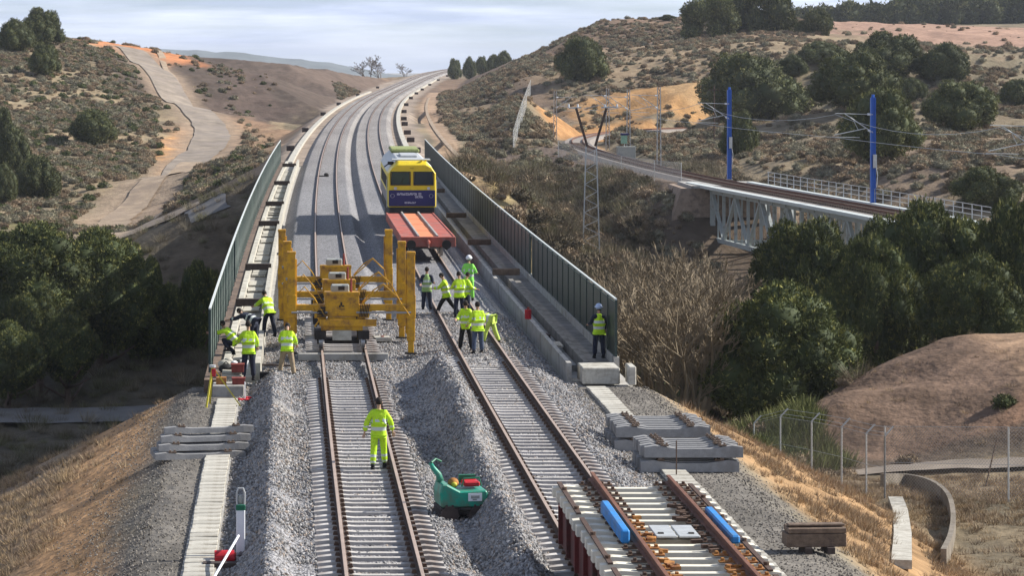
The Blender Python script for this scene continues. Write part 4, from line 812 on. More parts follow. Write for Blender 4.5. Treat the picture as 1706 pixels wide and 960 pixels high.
# ------------------------------------------------------------ yellow track-laying gantries
def gantry(Y, xl, xr, label, n):
    root = empty('lifting_gantry', (CL, Y, -.2), label=label, cat='gantry', group='yellow lifting gantries over the left track')
    xl -= CL; xr -= CL
    for s, x in ((-1, xl), (1, xr)):
        m = MB(); m.b2(x - .14, x + .14, -.13, .13, .45, 3.55); m.b2(x - .16, x + .16, -.15, .15, 1.25, 2.05); m.b2(x - .155, x + .155, -.145, .145, 3.46, 3.56)
        m.b2(x + s * -.14, x + s * -.19, -.05, .05, .7, 3.3)
        m.b2(x - .1, x + .1, -.1, .1, .04, .5); leg = m.build('leg', M['yellow'], root, bevel=.012)
        MB().b2(x - .2, x + .2, -.2, .2, 0, .05).build('foot_plate', M['dark'], leg)
        MB().cyl((x + s * .14, -.0, 2.6), (x + s * .2, 0, 2.6), .05, 8).build('bolt', M['steel'], leg)
        m = MB(); m.b2(min(x, s * .6), max(x, s * .6), -.11, .11, 1.5, 1.72); m.build('boom', M['yellow'], root, bevel=.01)
        m = MB(); m.cyl((s * .5, -.17, 1.45), (x, -.17, 1.45), .035, 8).cyl((s * .5, .17, 1.6), (x, .17, 1.6), .03, 8); m.build('piston_rod', M['steel'], root)
        if s > 0:
            for k, dy in enumerate((-.2, .15)):
                m = MB(); m.tube([(.7, dy, 1.75), (1.1, dy, 2.1 + .1 * k), (1.45, dy, 2.42), (1.9, dy, 2.0), (x - .05, dy, 1.35)], .026, 6); m.build('hose_guide', M['yellow'], root)
        else:
            m = MB(); m.tube([(-.6, -.2, 1.35), (-.95, -.2, 1.95), (-1.3, -.2, 2.35), (-1.55, -.2, 2.1)], .024, 6); m.build('hose_guide', M['yellow'], root)
            m = MB(); m.bar((-.55, -.15, .8), (-1.1, -.15, 1.7), .05); m.bar((-.55, -.1, 1.5), (-.95, -.1, .95), .05); m.build('brace', M['yellow'], root)
    b = MB(); b.b2(-.6, .6, -.1, .75, 1.3, 2.12); b.b2(-.62, .62, -.13, -.1, 2.04, 2.16); b.b2(-.5, .5, -.125, -.1, 1.34, 1.4); b.build('body', M['yellow'], root, bevel=.02)
    m = MB(); 
    for (x0, z0, w, h) in ((-.02, 1.68, .06, .12), (.04, 1.64, .09, .05), (-.07, 1.62, .05, .08), (-.0, 1.55, .2, .018)): m.b2(x0 - w / 2, x0 + w / 2, -.112, -.1, z0, z0 + h)
    m.build('emblem', M['dark'], root)
    b = MB(); b.b2(-.36, .26, .15, .6, 2.12, 2.38); b.b2(-.38, -.32, .2, .5, 2.16, 2.34); b.build('engine_cover', M['grey_box'], root, bevel=.03)
    MB().b2(-.12, .1, .13, .15, 2.2, 2.34).build('grille', M['dark'], root)
    MB().cyl((.33, .3, 2.12), (.33, .3, 2.5), .04, 8).cyl((.33, .3, 2.5), (.33, .22, 2.58), .035, 8).build('exhaust', M['red_dk'], root)
    b = MB(); b.b2(-.78, 1.2, -.28, -.12, .98, 1.22); b.b2(-.72, .72, -.2, .7, .82, 1.0); b.prism([(-.25, .98), (-.05, 1.3), (-.05, .98)], -.5, .5); b.build('cross_beam', M['yellow'], root, bevel=.012)
    b = MB(); b.b2(-.7, -.55, -.05, .6, .5, 1.3); b.b2(.55, .7, -.05, .6, .5, 1.3); b.b2(-.95, -.6, -.15, .2, 1.25, 1.62); b.b2(.6, .95, -.15, .2, 1.25, 1.62); b.build('side_frame', M['yellow'], root, bevel=.01)
    b = MB()
    for k in range(9): b.b2(random.uniform(-.95, -.62), random.uniform(-.6, -.5), -.22, -.16, 1.3 + k * .04, 1.33 + k * .04)
    for k in range(6): b.cyl((.62 + k * .05, -.2, 1.3), (.66 + k * .06, -.2, 1.75), .015, 5)
    b.build('hoses', M['dark'], root)
    for s in (-1, 1):
        for dy in (-.1, .9):
            w = MB(); w.cyl((s * .70, dy, .42), (s * .80, dy, .42), .20, 16).cyl((s * .66, dy, .42), (s * .70, dy, .42), .23, 16); w = w.build('wheel', M['steel'], root)
            MB().cyl((s * .80, dy, .42), (s * .86, dy, .42), .07, 10).build('axle_box', M['dark'], w)
    b = MB(); b.b2(-.95, -.55, -.3, 1.15, .52, .82); b.b2(.55, .95, -.3, 1.15, .52, .82); b.b2(-.6, .6, -.1, .9, .36, .5); b.build('trolley_frame', M['dark'], root, bevel=.02)
    MB().b2(-.33, .33, -.34, -.1, .5, .84).build('pale_panel', M['concrete_lt'], root, bevel=.01)
    return root
gantry(91.8, .2, 4.35, 'nearest of the three yellow lifting gantries standing across the left track', 0)
gantry(96.8, .06, 4.25, 'middle one of the three yellow lifting gantries over the left track', 1)
gantry(103.2, -.15, 4.02, 'farthest of the three yellow lifting gantries over the left track', 2)
o = MB().b2(-1.55, 1.55, -.14, .14, -.1, .14).build('concrete_beam', M['concrete'], None, loc=(1.98, 90.9, -.22), bevel=.015); tag(o, 'long grey concrete beam lying across the left track in front of the nearest gantry', 'beam')
for i, (x, y, rz) in enumerate([(.15, 96.5, .05), (.1, 98.2, -.05), (3.55, 97, .1)]):
    m = MB().b2(-.3, .3, -.45, .45, 0, .12).build('base_plate', M['concrete_lt'], None, loc=(x, y, -.3), bevel=.01); m.rotation_euler.z = rz
    MB().cyl((0, 0, .12), (0, 0, .16), .06, 8).build('lifting_eye', M['red_dk'], m)
    tag(m, ['pale concrete slab with a red eye beside the left legs of the gantries, nearer one', 'pale concrete slab with a red eye beside the left legs of the gantries, farther one', 'pale concrete slab lying between the gantries and their right legs'][i], 'slab', 'loose slabs under the gantries')

# ------------------------------------------------------------ wagon and locomotive
def bogie(root, y, w=.75, col_='dark', L=1.8, zc=.46, r=.43):
    bg_ = MB(); bg_.b2(-1.05, -.93, y - L / 2 - .3, y + L / 2 + .3, .35, .72); bg_.b2(.93, 1.05, y - L / 2 - .3, y + L / 2 + .3, .35, .72); bg_.b2(-.95, .95, y - .25, y + .25, .45, .8); bg_ = bg_.build('bogie', M[col_], root, bevel=.02)
    for dy in (-L / 2, L / 2):
        w_ = MB()
        for s in (-1, 1): w_.cyl((s * .70, y + dy, zc), (s * .82, y + dy, zc), r, 20).cyl((s * .67, y + dy, zc), (s * .70, y + dy, zc), r + .03, 20)
        w_.cyl((-.7, y + dy, zc), (.7, y + dy, zc), .08, 8); w_.build('wheelset', M['steel'], bg_)
wy0, wy1 = 131.0, 150.4
wr = empty('flat_wagon', (CR + off(141), 0, 0), label='empty red flat wagon with an orange deck in front of the locomotive', cat='wagon'); wr.location = (CR + off(140.5), 0, 0); wr.rotation_euler = (0, 0, 0)
def inY(mb, name, m, root, **k): return mb.build(name, m, root, **k)
w2 = 1.36; zd = 1.1
m = MB(); m.b2(-w2, -w2 + .1, wy0, wy1, zd - .42, zd + .03); m.build('side_sill', M['wagon_red'], wr, bevel=.015)
m = MB(); m.b2(w2 - .1, w2, wy0, wy1, zd - .42, zd + .03); m.build('side_sill', M['wagon_red'], wr, bevel=.015)
for k in range(8):
    a = wy0 + .1 + k * (wy1 - wy0 - .2) / 8; b_ = a + (wy1 - wy0 - .2) / 8 - .04
    m = MB(); m.b2(-w2 + .1, -.52, a, b_, zd - .06, zd - .012).b2(.52, w2 - .1, a, b_, zd - .06, zd - .012); m.build('deck_plate', M['wagon_red'], wr)
    MB().b2(-.42, .42, a, b_, zd - .06, zd - .005 - .01 * (k % 2)).build('deck_plate', M['wagon_or'], wr)
for s in (-1, 1):
    m = MB(); m.b2(s * .47 - .05, s * .47 + .05, wy0, wy1, zd - .08, zd + .09); m.build('deck_rail', M['concrete'], wr, bevel=.01)
m = MB(); m.b2(-w2, w2, wy0 - .18, wy0, zd - .48, zd + .02); m.build('end_beam', M['wagon_red'], wr, bevel=.02)
for s in (-1, 1):
    m = MB(); m.cyl((s * .87, wy0 - .7, .98 - .2), (s * .87, wy0 - .18, .98 - .2), .1, 12).cyl((s * .87, wy0 - .76, .78), (s * .87, wy0 - .68, .78), .23, 16); m.build('buffer', M['dark'], wr)
m = MB(); m.tube([(0, wy0 - .18, .8), (0, wy0 - .5, .78), (0, wy0 - .55, .6)], .05, 8); m.ell((0, wy0 - .3, .86), (.1, .14, .12)); m.build('coupling', M['wagon_red'], wr)
m = MB(); m.b2(-.35, .35, wy0 + .5, wy1 - .5, .55, zd - .08); m.build('centre_sill', M['dark'], wr)
bogie(wr, wy0 + 2.6); bogie(wr, wy1 - 2.6)
# locomotive
ly0, ly1 = 151.6, 169.6; LX = CR + off(158)
lo = empty('locomotive', (LX, ly0, 0), math.atan2(off(ly0) - off(ly1), ly1 - ly0) , label='yellow and blue diesel locomotive with a grey roof standing on the right hand track', cat='locomotive')
Ln = ly1 - ly0; lw = 1.38
def lob(name, mb, m, **k): return mb.build(name, m, lo, **k)
prof = [(-lw, 1.35), (-lw, 3.35), (-lw + .14, 3.72), (-.72, 4.02), (.72, 4.02), (lw - .14, 3.72), (lw, 3.35), (lw, 1.35)]
m = MB(); fr = [(-lw, 2.32), (-lw, 3.35), (-lw + .2, 3.66), (-.86, 3.96), (.86, 3.96), (lw - .2, 3.66), (lw, 3.35), (lw, 2.32)]
# cab: raked front, the top set back a little
def cab_section(y, inset, top): return [(x * (1 - inset) if abs(x) > 1 else x, y, z) for x, z in [(-lw, 1.35), (-lw, 3.3), (-lw + .22, 3.62), (-.80, top), (.80, top), (lw - .22, 3.62), (lw, 3.3), (lw, 1.35)]]
S = [cab_section(.0, .03, 3.78), cab_section(.35, 0, 4.0), cab_section(2.4, 0, 4.04)]
for s in S: m.v += s
for i in range(2):
    for k in range(8): m.f.append((i * 8 + k, i * 8 + (k + 1) % 8, i * 8 + 8 + (k + 1) % 8, i * 8 + 8 + k)); m.mi.append(0)
m.f += [tuple(range(8))[::-1], tuple(range(16, 24))]; m.mi += [0, 0]
lob('cab', m, M['yellow_lo'], bevel=.03)
m = MB().prism([(x, z) for x, z in [(-lw + .01, 1.5), (-lw + .01, 3.25), (lw - .01, 3.25), (lw - .01, 1.5)]], 2.41, Ln, 'y'); lob('body_side', m, M['yellow_lo'])
m = MB().prism([(-lw, 3.25), (-lw + .2, 3.66), (-.75, 4.03), (.75, 4.03), (lw - .2, 3.66), (lw, 3.25)], 2.42, Ln, 'y'); lob('roof', m, M['galv'], bevel=.03)
m = MB(); m.b2(-1.1, 1.1, .9, 2.3, 4.0, 4.07); lob('roof_panel', m, M['galv'])
m = MB(); m.b2(-.9, .9, Ln - 6, Ln - 1.2, 4.03, 4.28); lob('radiator_hatch', m, mat('hatch_green', (.26, .29, .11), var=.3), bevel=.08)
m = MB(); m.b2(-.5, .5, 5, 9, 4.03, 4.16); lob('roof_box', m, M['galv'], bevel=.03)
for dx, dy in ((.55, .55), (.8, .7)): m = MB(); m.cyl((dx, dy, 3.98), (dx, dy - .35, 4.03), .06, 8); lob('horn', m, M['yellow_lo'])
for x0, x1 in ((-1.19, -.13), (.13, 1.19)):
    w_ = MB(); w_.prism([(x0, 2.68), (x0 + .02, 3.36), (x1 - .02, 3.36), (x1, 2.68)], -.03, .1, 'y'); w_ = lob('window', w_, M['glass'])
    f_ = MB(); f_.b2(x0 - .05, x1 + .05, -.05, -.0, 2.62, 2.68).b2(x0 - .05, x1 + .05, -.05, .0, 3.36, 3.41).b2(x0 - .05, x0, -.05, 0, 2.68, 3.36).b2(x1, x1 + .05, -.05, 0, 2.68, 3.36); f_.build('window_frame', M['dark'], w_)
    MB().bar(((x0 + x1) / 2, -.07, 2.64), ((x0 + x1) / 2 + .2, -.06, 3.1), .025).build('wiper', M['dark'], w_)
m = MB(); m.b2(-lw + .05, lw - .05, -.06, .04, 1.42, 2.34); bl = lob('blue_front', m, M['blue_lo'], bevel=.02)
def letters(n, x0, z0, w, h, seed):
    q = random.Random(seed); g = MB(); cw = w / n
    for i in range(n):
        x = x0 + i * cw
        if q.random() < .1: continue
        g.b2(x, x + .014, -.075, -.062, z0, z0 + h)
        for t in q.sample((0, .45, .86), 2): g.b2(x, x + cw * .7, -.074, -.062, z0 + h * t, z0 + h * t + .016)
        if q.random() < .6: g.b2(x + cw * .6, x + cw * .6 + .014, -.075, -.062, z0, z0 + h * q.choice((.5, 1)))
    return g
for a in ((17, -.86, 2.06, 1.4, .13, 1), (6, .18, 1.9, .46, .12, 2), (8, -.42, 1.58, .66, .09, 3)): letters(*a).build('lettering', M['mark_white'], bl)
for x, c in ((-1.12, 'galv'), (1.1, 'galv')):
    g = MB()
    for k in range(14):
        t = 2 * math.pi * k / 14; t2 = 2 * math.pi * (k + 1) / 14; g.bar((x + .11 * math.cos(t), -.068, 2.02 + .11 * math.sin(t)), (x + .11 * math.cos(t2), -.068, 2.02 + .11 * math.sin(t2)), .02, .012)
    g.build('emblem', M[c], bl)
g = MB()
for k in range(12):
    t = 2 * math.pi * k / 12; t2 = 2 * math.pi * (k + 1) / 12; g.bar((-.02 + .2 * math.cos(t), .02, 3.6 + .1 * math.sin(t)), (-.02 + .2 * math.cos(t2), .02, 3.6 + .1 * math.sin(t2)), .03, .012)
g.b2(-.12, .08, 0, .03, 3.57, 3.62); lob('crest', g, M['dark'])
for s in (-1, 1): m = MB(); m.cyl((s * .95, -.09, 2.45), (s * .95, .0, 2.45), .09, 14); lob('headlight', m, M['galv'])
m = MB(); m.b2(-1.3, 1.3, -.1, .5, .55, 1.36); m.b2(-1.25, 1.25, -.25, -.1, .35, .75); lob('front_skirt', m, M['dark'], bevel=.03)
for s in (-1, 1): m = MB(); m.cyl((s * .87, -.55, 1.02), (s * .87, -.1, 1.02), .1, 12).cyl((s * .87, -.62, 1.02), (s * .87, -.54, 1.02), .24, 16); lob('buffer', m, M['dark'])
m = MB(); m.b2(-1.3, 1.3, .5, Ln, .75, 1.5); m.b2(-1.25, 1.25, 6.5, 11.5, .35, .8); lob('underframe', m, M['dark'], bevel=.02)
for s in (-1, 1):
    m = MB(); m.tube([(s * (lw + .04), .45, 1.3), (s * (lw + .05), .45, 2.9)], .02, 6); m.tube([(s * (lw + .04), .95, 1.3), (s * (lw + .05), .95, 2.9)], .02, 6); lob('handrail', m, M['galv'])
    d = MB(); d.b2(s * lw, s * (lw + .015), .5, 1.15, 1.5, 3.3); d = lob('door', d, M['yellow_lo']); MB().b2(s * (lw + .015), s * (lw + .03), .6, 1.05, 2.5, 3.1).build('pane', M['glass'], d)
    for k in range(6): m = MB(); m.b2(s * (lw - .012), s * (lw + .012), 3.2 + k * 2.2, 4.6 + k * 2.2, 2.3, 3.0); lob('side_grille', m, M['dark'])
    m = MB(); m.b2(s * (lw - .01), s * (lw + .01), 2.5, Ln - .3, 1.52, 2.1); lob('blue_band', m, M['blue_lo'])
m = MB(); m.b2(-1.34, -1.0, 1.9, 2.3, 3.72, 3.9); m.bar((-1.25, 2.2, 3.8), (-1.5, 3.2, 3.55), .05); lob('mirror_arm', m, M['dark'])
bogie(lo, 3.0, r=.5, zc=.53, L=2.4); bogie(lo, Ln - 3.0, r=.5, zc=.53, L=2.4)

# ------------------------------------------------------------ new turnout panel on its carrier wagon
PX, PZ = 7.03, 1.7
cw = empty('carrier_wagon', (PX, 0, 0), label='maroon carrier wagon under the new track panel, lower right foreground', cat='wagon')
m = MB(); m.b2(-1.52, -1.36, 36, 53.4, .42, 1.27); m.build('side_sill', M['maroon'], cw, bevel=.02)
m = MB(); m.b2(1.36, 1.52, 36, 53.4, .6, 1.27); m.build('side_sill', M['maroon'], cw, bevel=.02)
m = MB(); m.b2(-1.36, 1.36, 36, 53.3, 1.1, 1.24); m.build('deck', M['dark'], cw)
y = 36.6
while y < 53.3:
    MB().b2(-1.60, -1.52, y, y + .1, .5, 1.26).build('stanchion', M['maroon'], cw); y += 1.45
m = MB(); m.b2(-1.5, 1.5, 53.35, 53.55, .6, 1.27); m.build('end_beam', M['maroon'], cw)
for s in (-1, 1): m = MB(); m.cyl((s * .87, 53.55, 1.0), (s * .87, 54.0, 1.0), .09, 12).cyl((s * .87, 54.0, 1.0), (s * .87, 54.07, 1.0), .22, 16); m.build('buffer', M['dark'], cw)
bogie(cw, 50.5); bogie(cw, 39)
tp = empty('turnout', (PX, 0, 0), label='new rusty rail track panel with cream sleepers loaded on the maroon wagon', cat='track panel')
SN = sleeper_mesh('sleeper', M['sleeper_new'], 2.98, .3, .22)
ysl = list(np.arange(38.0, 53.9, .62))
for y in ysl:
    o = bpy.data.objects.new('sleeper', SN); o.location = (-.12 + random.uniform(-.02, .02), y, 1.30); o.rotation_euler.z = random.uniform(-.008, .008); link(o, tp)
for s in (-1, 1): link(bpy.data.objects.new('rail', rail_mesh('rail', [(s * .753, 37, PZ), (s * .753, 53.9 + (.25 if s < 0 else -.15), PZ)], [M['rail_new'], M['rail_new']])), tp)
pl = MB().box((0, 0, .015), (.27, .15, .03)).box((-.07, 0, .05), (.06, .08, .06)).box((.07, 0, .05), (.06, .08, .06)); PLo = pl.mesh('fastening', M['clip_or'], bevel=.008); PLd = pl.mesh('fastening', M['clip'], bevel=.008)
for i, y in enumerate(ysl):
    for s in (-1, 1):
        for t in (-1, 1):
            orange = (y < 49.6 and s < 0 and t > 0) or (y < 46.2 and s > 0 and t < 0) or (y < 47.5 and s > 0 and t > 0)
            o = bpy.data.objects.new('fastening', PLo if orange else PLd); o.location = (s * .753 + t * .2, y, 1.525); o.rotation_euler.z = random.uniform(-.1, .1); link(o, tp)
for x, segs in ((-1.47, ((53.7, 50.1), (49.6, 45.2), (44.8, 38))), (1.16, ((53.5, 49.2), (48.9, 44.6), (44.2, 38)))):
    for a, b_ in segs:
        s_ = MB().b2(x - .045, x + .045, b_, a, 1.53, 1.565).build('tie_strip', M['rail_rust'], tp)
        yy = b_ + .4
        while yy < a: MB().cyl((x, yy, 1.565), (x, yy, 1.62), .05, 8).build('bolt', M['clip'], s_); yy += 2.2
for x, a, b_ in ((-.97, 50.1, 47.0), (.99, 50.0, 47.0)): MB().b2(x - .09, x + .07, b_, a, 1.55, 1.80 if x < 0 else 1.70).build('drive_cover', M['blue_box'], tp, bevel=.03)
for k in range(2):
    pn = MB().b2(-.36 + k * .41, .02 + k * .41, 47.5, 48.6, 1.56, 1.60).build('access_plate', M['galv'], tp, bevel=.01); MB().b2(-.3 + k * .55, -.2 + k * .55, 47.7, 47.78, 1.6, 1.62).build('handle', M['dark'], pn)
m = MB()
for k in range(16): y = random.uniform(39, 46); m.box((random.uniform(.2, .62), y, 1.56), (.28, .12, .05), random.uniform(-.5, .5))
tag(m.build('loose_fastenings', M['clip_or'], tp), kind='stuff')
m = MB()
for k in range(22): m.box((.42 + random.uniform(-.12, .15), random.uniform(46.3, 51), 1.56), (.2, .08, .07), random.uniform(-.5, .5))
tag(m.build('loose_fastenings', M['clip'], tp), kind='stuff')
m = MB()
for k in range(26): m.box((-.48 + random.uniform(-.05, .07), random.uniform(38, 50.2), 1.57), (.16, .09, .06), random.uniform(-.5, .5))
tag(m.build('loose_fastenings', M['clip_or'], tp), kind='stuff')

# ------------------------------------------------------------ stacked concrete sleepers
SG = sleeper_mesh('sleeper', M['sleeper_grey'], 2.55, .28, .31, .72); SG2 = sleeper_mesh('sleeper', M['sleeper_grey'], 2.45, .27, .185, .72)
CLM = MB().box((0, 0, .015), (.2, .18, .03)).box((-.06, 0, .045), (.04, .1, .05)).box((.06, .02, .045), (.04, .1, .05)).mesh('clip', M['timber'])
def one_sleeper(loc, rz, label, group, me_=None):
    o = bpy.data.objects.new('concrete_sleeper', me_ or SG); o.location = loc; o.rotation_euler = (random.uniform(-.01, .01), 0, rz + random.uniform(-.012, .012)); link(o); tag(o, label, 'sleeper', group)
    for s in (-.75, .75): c = bpy.data.objects.new('clip', CLM); c.location = (s, 0, .29 if me_ is None else .17); link(c, o)
    return o
ordn = ['nearest', 'second', 'third', 'fourth', 'fifth', 'sixth', 'seventh', 'eighth']
def stack(x, Y, rows, lay, which):
    for l in range(lay):
        for r_ in range(rows): one_sleeper((x + l * .03 + random.uniform(-.05, .05), Y + r_ * .345 + l * .04, -.6 + l * .37), 0, f'grey sleeper in the {which}, {["bottom", "top"][l]} layer, {ordn[r_]} from the front', 'sleepers stacked beside the right trough')
        if l: 
            for s in (-.8, .8): tag(MB().b2(-.05, .05, -.1, rows * .31 - .2, 0, .075).build('spacer_timber', M['timber'], None, loc=(x + s, Y, -.6 + .295)), f'{"left" if s < 0 else "right"} spacer timber between the layers of the {which}', 'timber', 'spacer timbers of the right stacks')
stack(10.52, 68.6, 6, 2, 'front right stack'); stack(10.3, 72.2, 8, 2, 'rear right stack')
for l in range(4):
    for i in range(l, 4): one_sleeper((-2.3 + i * -.04 + .12 * l + random.uniform(-.04, .04), 70.9 + i * .34, -.62 + .185 * l), R(11 + random.uniform(-1, 1)), 'sleeper of the left stepped pile, ' + ['bottom', 'lower middle', 'upper middle', 'top'][l] + ' layer, ' + ['frontmost', 'just behind the frontmost', 'just before the rearmost', 'rearmost'][i], 'sleepers piled across the left trough', SG2)
tb = empty('timber_bundle', (11.55, 57.6, -.62), R(4), 'bundle of weathered old timbers on small blocks, right shoulder in the foreground', 'timber')
for i, (y, z, h) in enumerate(((0, .14, .3), (.27, .14, .3), (0, .44, .12), (.27, .44, .14), (.13, .57, .06))): MB().b2(-.66 + .02 * i, .66, y - .12, y + .12, z, z + h - .012).build('beam', M['timber'], tb, bevel=.012)
for x in (-.2, .3): MB().b2(x - .08, x + .08, -.22, .35, 0, .14).build('block', M['timber_dk'], tb)
tag(MB().b2(-.62, .62, 0, 1.5, -.05, .5).build('concrete_block', M['concrete_lt'], None, loc=(10.38, 86.9, -.6), bevel=.03), 'pale concrete block at the near end of the right walkway', 'concrete block')
tag(MB().b2(-.12, .12, 0, 1.0, 0, .62).build('concrete_fin', M['concrete_lt'], None, loc=(11.35, 86.4, -.62), bevel=.03), 'narrow concrete fin right of the pale block at the fence end', 'concrete block')
tag(MB().cyl((0, 0, 0), (0, 0, .95), .018, 6).build('steel_rod', M['rail_rust'], None, loc=(10.0, 67.6, -.6)), 'thin dark steel rod standing in front of the front sleeper stack', 'rod')
rc = empty('red_can', (9.36, 102, -.02), label='small red can standing on the right ballast wall', cat='can'); MB().cyl((0, 0, 0), (0, 0, .36), .13, 14).build('can', M['red'], rc); MB().cyl((0, 0, .36), (0, 0, .45), .05, 8).build('spout', M['red_dk'], rc)
tag(MB().b2(-.2, .2, -.7, .7, 0, .07).build('loose_slab', M['concrete_lt'], None, loc=(9.75, 95.3, -.3)), 'loose pale slab lying over the right channel', 'slab')
tag(MB().b2(-.18, .18, -.3, .3, 0, .14).build('loose_timber', M['timber_dk'], None, loc=(9.72, 99, -.42)), 'short dark offcut lying in the right channel', 'timber')

# ------------------------------------------------------------ green trench compactor
tc_ = empty('trench_compactor', (4.0, 60.6, -.46), R(8), 'green walk-behind compactor with dark drums between the two tracks', 'compactor')
m = MB().prism([(-.52, .38), (-.55, .7), (-.5, .92), (-.38, .9), (-.08, .74), (.52, .76), (.56, .72), (.55, .38)], -.42, .38, 'y'); m.build('hood', M['green_m'], tc_, bevel=.05)
m = MB().tube([(-.46, 0, .92), (-.5, .02, 1.08), (-.62, .05, 1.22), (-.68, .1, 1.34)], [.09, .07, .06, .045], 8); m.build('drawbar', M['green_m'], tc_, smooth=True)
m = MB().tube([(-.68, -.05, 1.36), (-.55, .1, 1.42), (-.4, .2, 1.34)], .025, 6); m.build('handlebar', M['green_dk'], tc_)
m = MB().ell((-.14, .1, .86), (.13, .13, .12)); m.build('air_filter', M['clip_or'], tc_, smooth=True); MB().ell((-.14, -.02, .84), (.07, .06, .06)).build('cap', M['tripod'], tc_, smooth=True)
m = MB().b2(.06, .44, -.15, .25, .8, .92); m.build('engine', M['red'], tc_, bevel=.03); m = MB().tube([(.0, -.2, .82), (.05, -.2, 1.0), (.4, -.2, 1.02), (.46, -.2, .82)], .02, 6).b2(.02, .4, .2, .3, .85, 1.02); m.build('engine_frame', M['green_dk'], tc_)
p_ = MB().b2(.1, .42, -.445, -.43, .52, .7).build('label_plate', M['white'], tc_); MB().b2(.16, .36, -.452, -.446, .58, .65).b2(.2, .3, -.452, -.446, .54, .57).build('lettering', M['grey_box'], p_)
m = MB().b2(-.52, .52, -.4, .4, .2, .4); m.b2(-.1, .2, -.46, -.4, .3, .37); m.build('chassis', M['dark'], tc_, bevel=.03)
for x in (-.33, .33):
    d = MB().cyl((x, -.46, .2), (x, .46, .2), .21, 18)
    for k in range(10): t = 2 * math.pi * k / 10; d.box((x + .22 * math.cos(t), 0, .2 + .22 * math.sin(t)), (.06, .88, .05), Matrix.Rotation(-t, 3, 'Y'))
    d.build('drum', M['timber_dk'], tc_)

# ------------------------------------------------------------ marker post, red roll, tripod and clutter
mk = empty('marker_post', (-.97, 56.9, -.62), label='white marker post with a green band and a looped top, left foreground', cat='marker post')
MB().b2(-.095, .095, -.05, .05, 0, 1.05).build('shaft', M['white'], mk, bevel=.015); MB().b2(-.1, .1, -.055, .055, 1.05, 1.17).build('band', M['green_dk'], mk, bevel=.01)
m = MB().tube([(-.08, 0, 1.17), (-.085, 0, 1.42), (-.05, 0, 1.52), (.05, 0, 1.52), (.085, 0, 1.42), (.08, 0, 1.17)], .022, 8); m.build('loop', M['galv'], mk)
MB().ell((0, .01, 1.28), (.055, .04, .1)).build('insert', M['grey_box'], mk, smooth=True)
rr = empty('red_roll', (-1.3, 56.4, -.48), R(4), 'red roll lying beside the white marker post', 'roll'); MB().cyl((-.22, 0, 0), (.2, 0, 0), .14, 18).build('roll', M['red'], rr); MB().cyl((.2, 0, 0), (.24, 0, 0), .09, 14).build('core', M['red_dk'], rr)
tag(MB().cyl((-1.01, 56.5, -.05), (-1.6, 53.2, -.55), .028, 8).build('white_tube', M['white']), 'thin white tube leaning against the marker post', 'tube')
tag(MB().b2(-.4, .4, -.12, .12, 0, .12).build('dark_plank', M['timber_dk'], None, loc=(-1.35, 55.9, -.62)), 'short dark plank under the red roll', 'plank')
tr = empty('survey_tripod', (-2.25, 81.2, -.6), label='yellow survey tripod standing at the near end of the left fence', cat='tripod')
for (a, b_) in ((-.18, -.3), (.85, .1), (-.1, .6)):
    MB().bar((0, 0, 1.22), (a, b_, 0), .055, .035).build('leg', M['tripod'], tr)
MB().cyl((0, 0, 1.2), (0, 0, 1.27), .1, 12).build('head', M['galv'], tr); MB().b2(-.03, .1, -.08, .02, .92, 1.15).build('strap', M['red'], tr)
tag(MB().b2(-.5, .5, -.55, .55, -.05, .33).build('concrete_footing', M['concrete'], None, loc=(-1.82, 84.1, -.6), bevel=.02), 'grey concrete footing at the near end of the left fence', 'concrete block')
def thing1(name, mb, m, loc, label, cat, **k): return tag(mb.build(name, M[m], None, loc=loc, **k), label, cat)
thing1('crate', MB().b2(-.2, .2, -.15, .15, 0, .2).b2(-.22, .22, -.17, .17, .17, .21), 'red_dk', (-1.5, 84.0, -.27), 'dark red crate on the concrete footing, lower one', 'crate')
thing1('crate', MB().b2(-.2, .2, -.2, .2, 0, .25).b2(-.22, .22, -.22, .22, .22, .26), 'red_dk', (-1.55, 85.2, -.02), 'dark red crate farther back, upper one near the worker', 'crate')
thing1('cardboard_box', MB().b2(-.16, .16, -.14, .14, 0, .22), 'clip_or', (-2.05, 84.0, -.27), 'small orange brown box on the footing behind the tripod', 'box')
thing1('plank_pile', MB().b2(-.35, .35, -.5, .5, 0, .05).b2(-.3, .35, -.45, .5, .055, .1).b2(-.33, .3, -.5, .4, .105, .16).b2(-.33, .3, -.3, .5, .165, .22), 'concrete_lt', (-1.72, 85.5, -.27), 'pale boards piled behind the footing', 'boards')
thing1('bucket', MB().cyl((0, 0, 0), (0, 0, .28), .12, 14, r2=.15), 'white', (-1.35, 86.2, -.05), 'white bucket beside the worker near the left fence', 'bucket', smooth=False)
thing1('sack', MB().ell((0, 0, .14), (.26, .2, .15)).ell((.1, .05, .25), (.16, .14, .1)), 'concrete_lt', (-2.0, 87.6, -.2), 'pale sack against the left fence', 'sack', smooth=True)
thing1('dark_bag', MB().ell((0, 0, .14), (.25, .18, .16)).tube([(-.12, 0, .25), (0, 0, .38), (.12, 0, .25)], .02, 6), 'black', (-1.95, 86.3, -.2), 'black bag beside the pale sack by the left fence', 'bag', smooth=True)
thing1('helmet_on_ground', MB().ell((0, 0, .05), (.13, .16, .12)).b2(-.14, .14, -.19, .16, .02, .04), 'white', (-1.7, 87.1, -.05), 'white helmet lying among the tools by the left fence', 'helmet', smooth=True)
thing1('tool_case', MB().b2(-.3, .3, -.15, .15, 0, .22).tube([(-.1, 0, .22), (-.1, 0, .28), (.1, 0, .28), (.1, 0, .22)], .015, 6), 'dark', (-.55, 86.6, -.42), 'dark tool case lying between the two workers at the left', 'case')
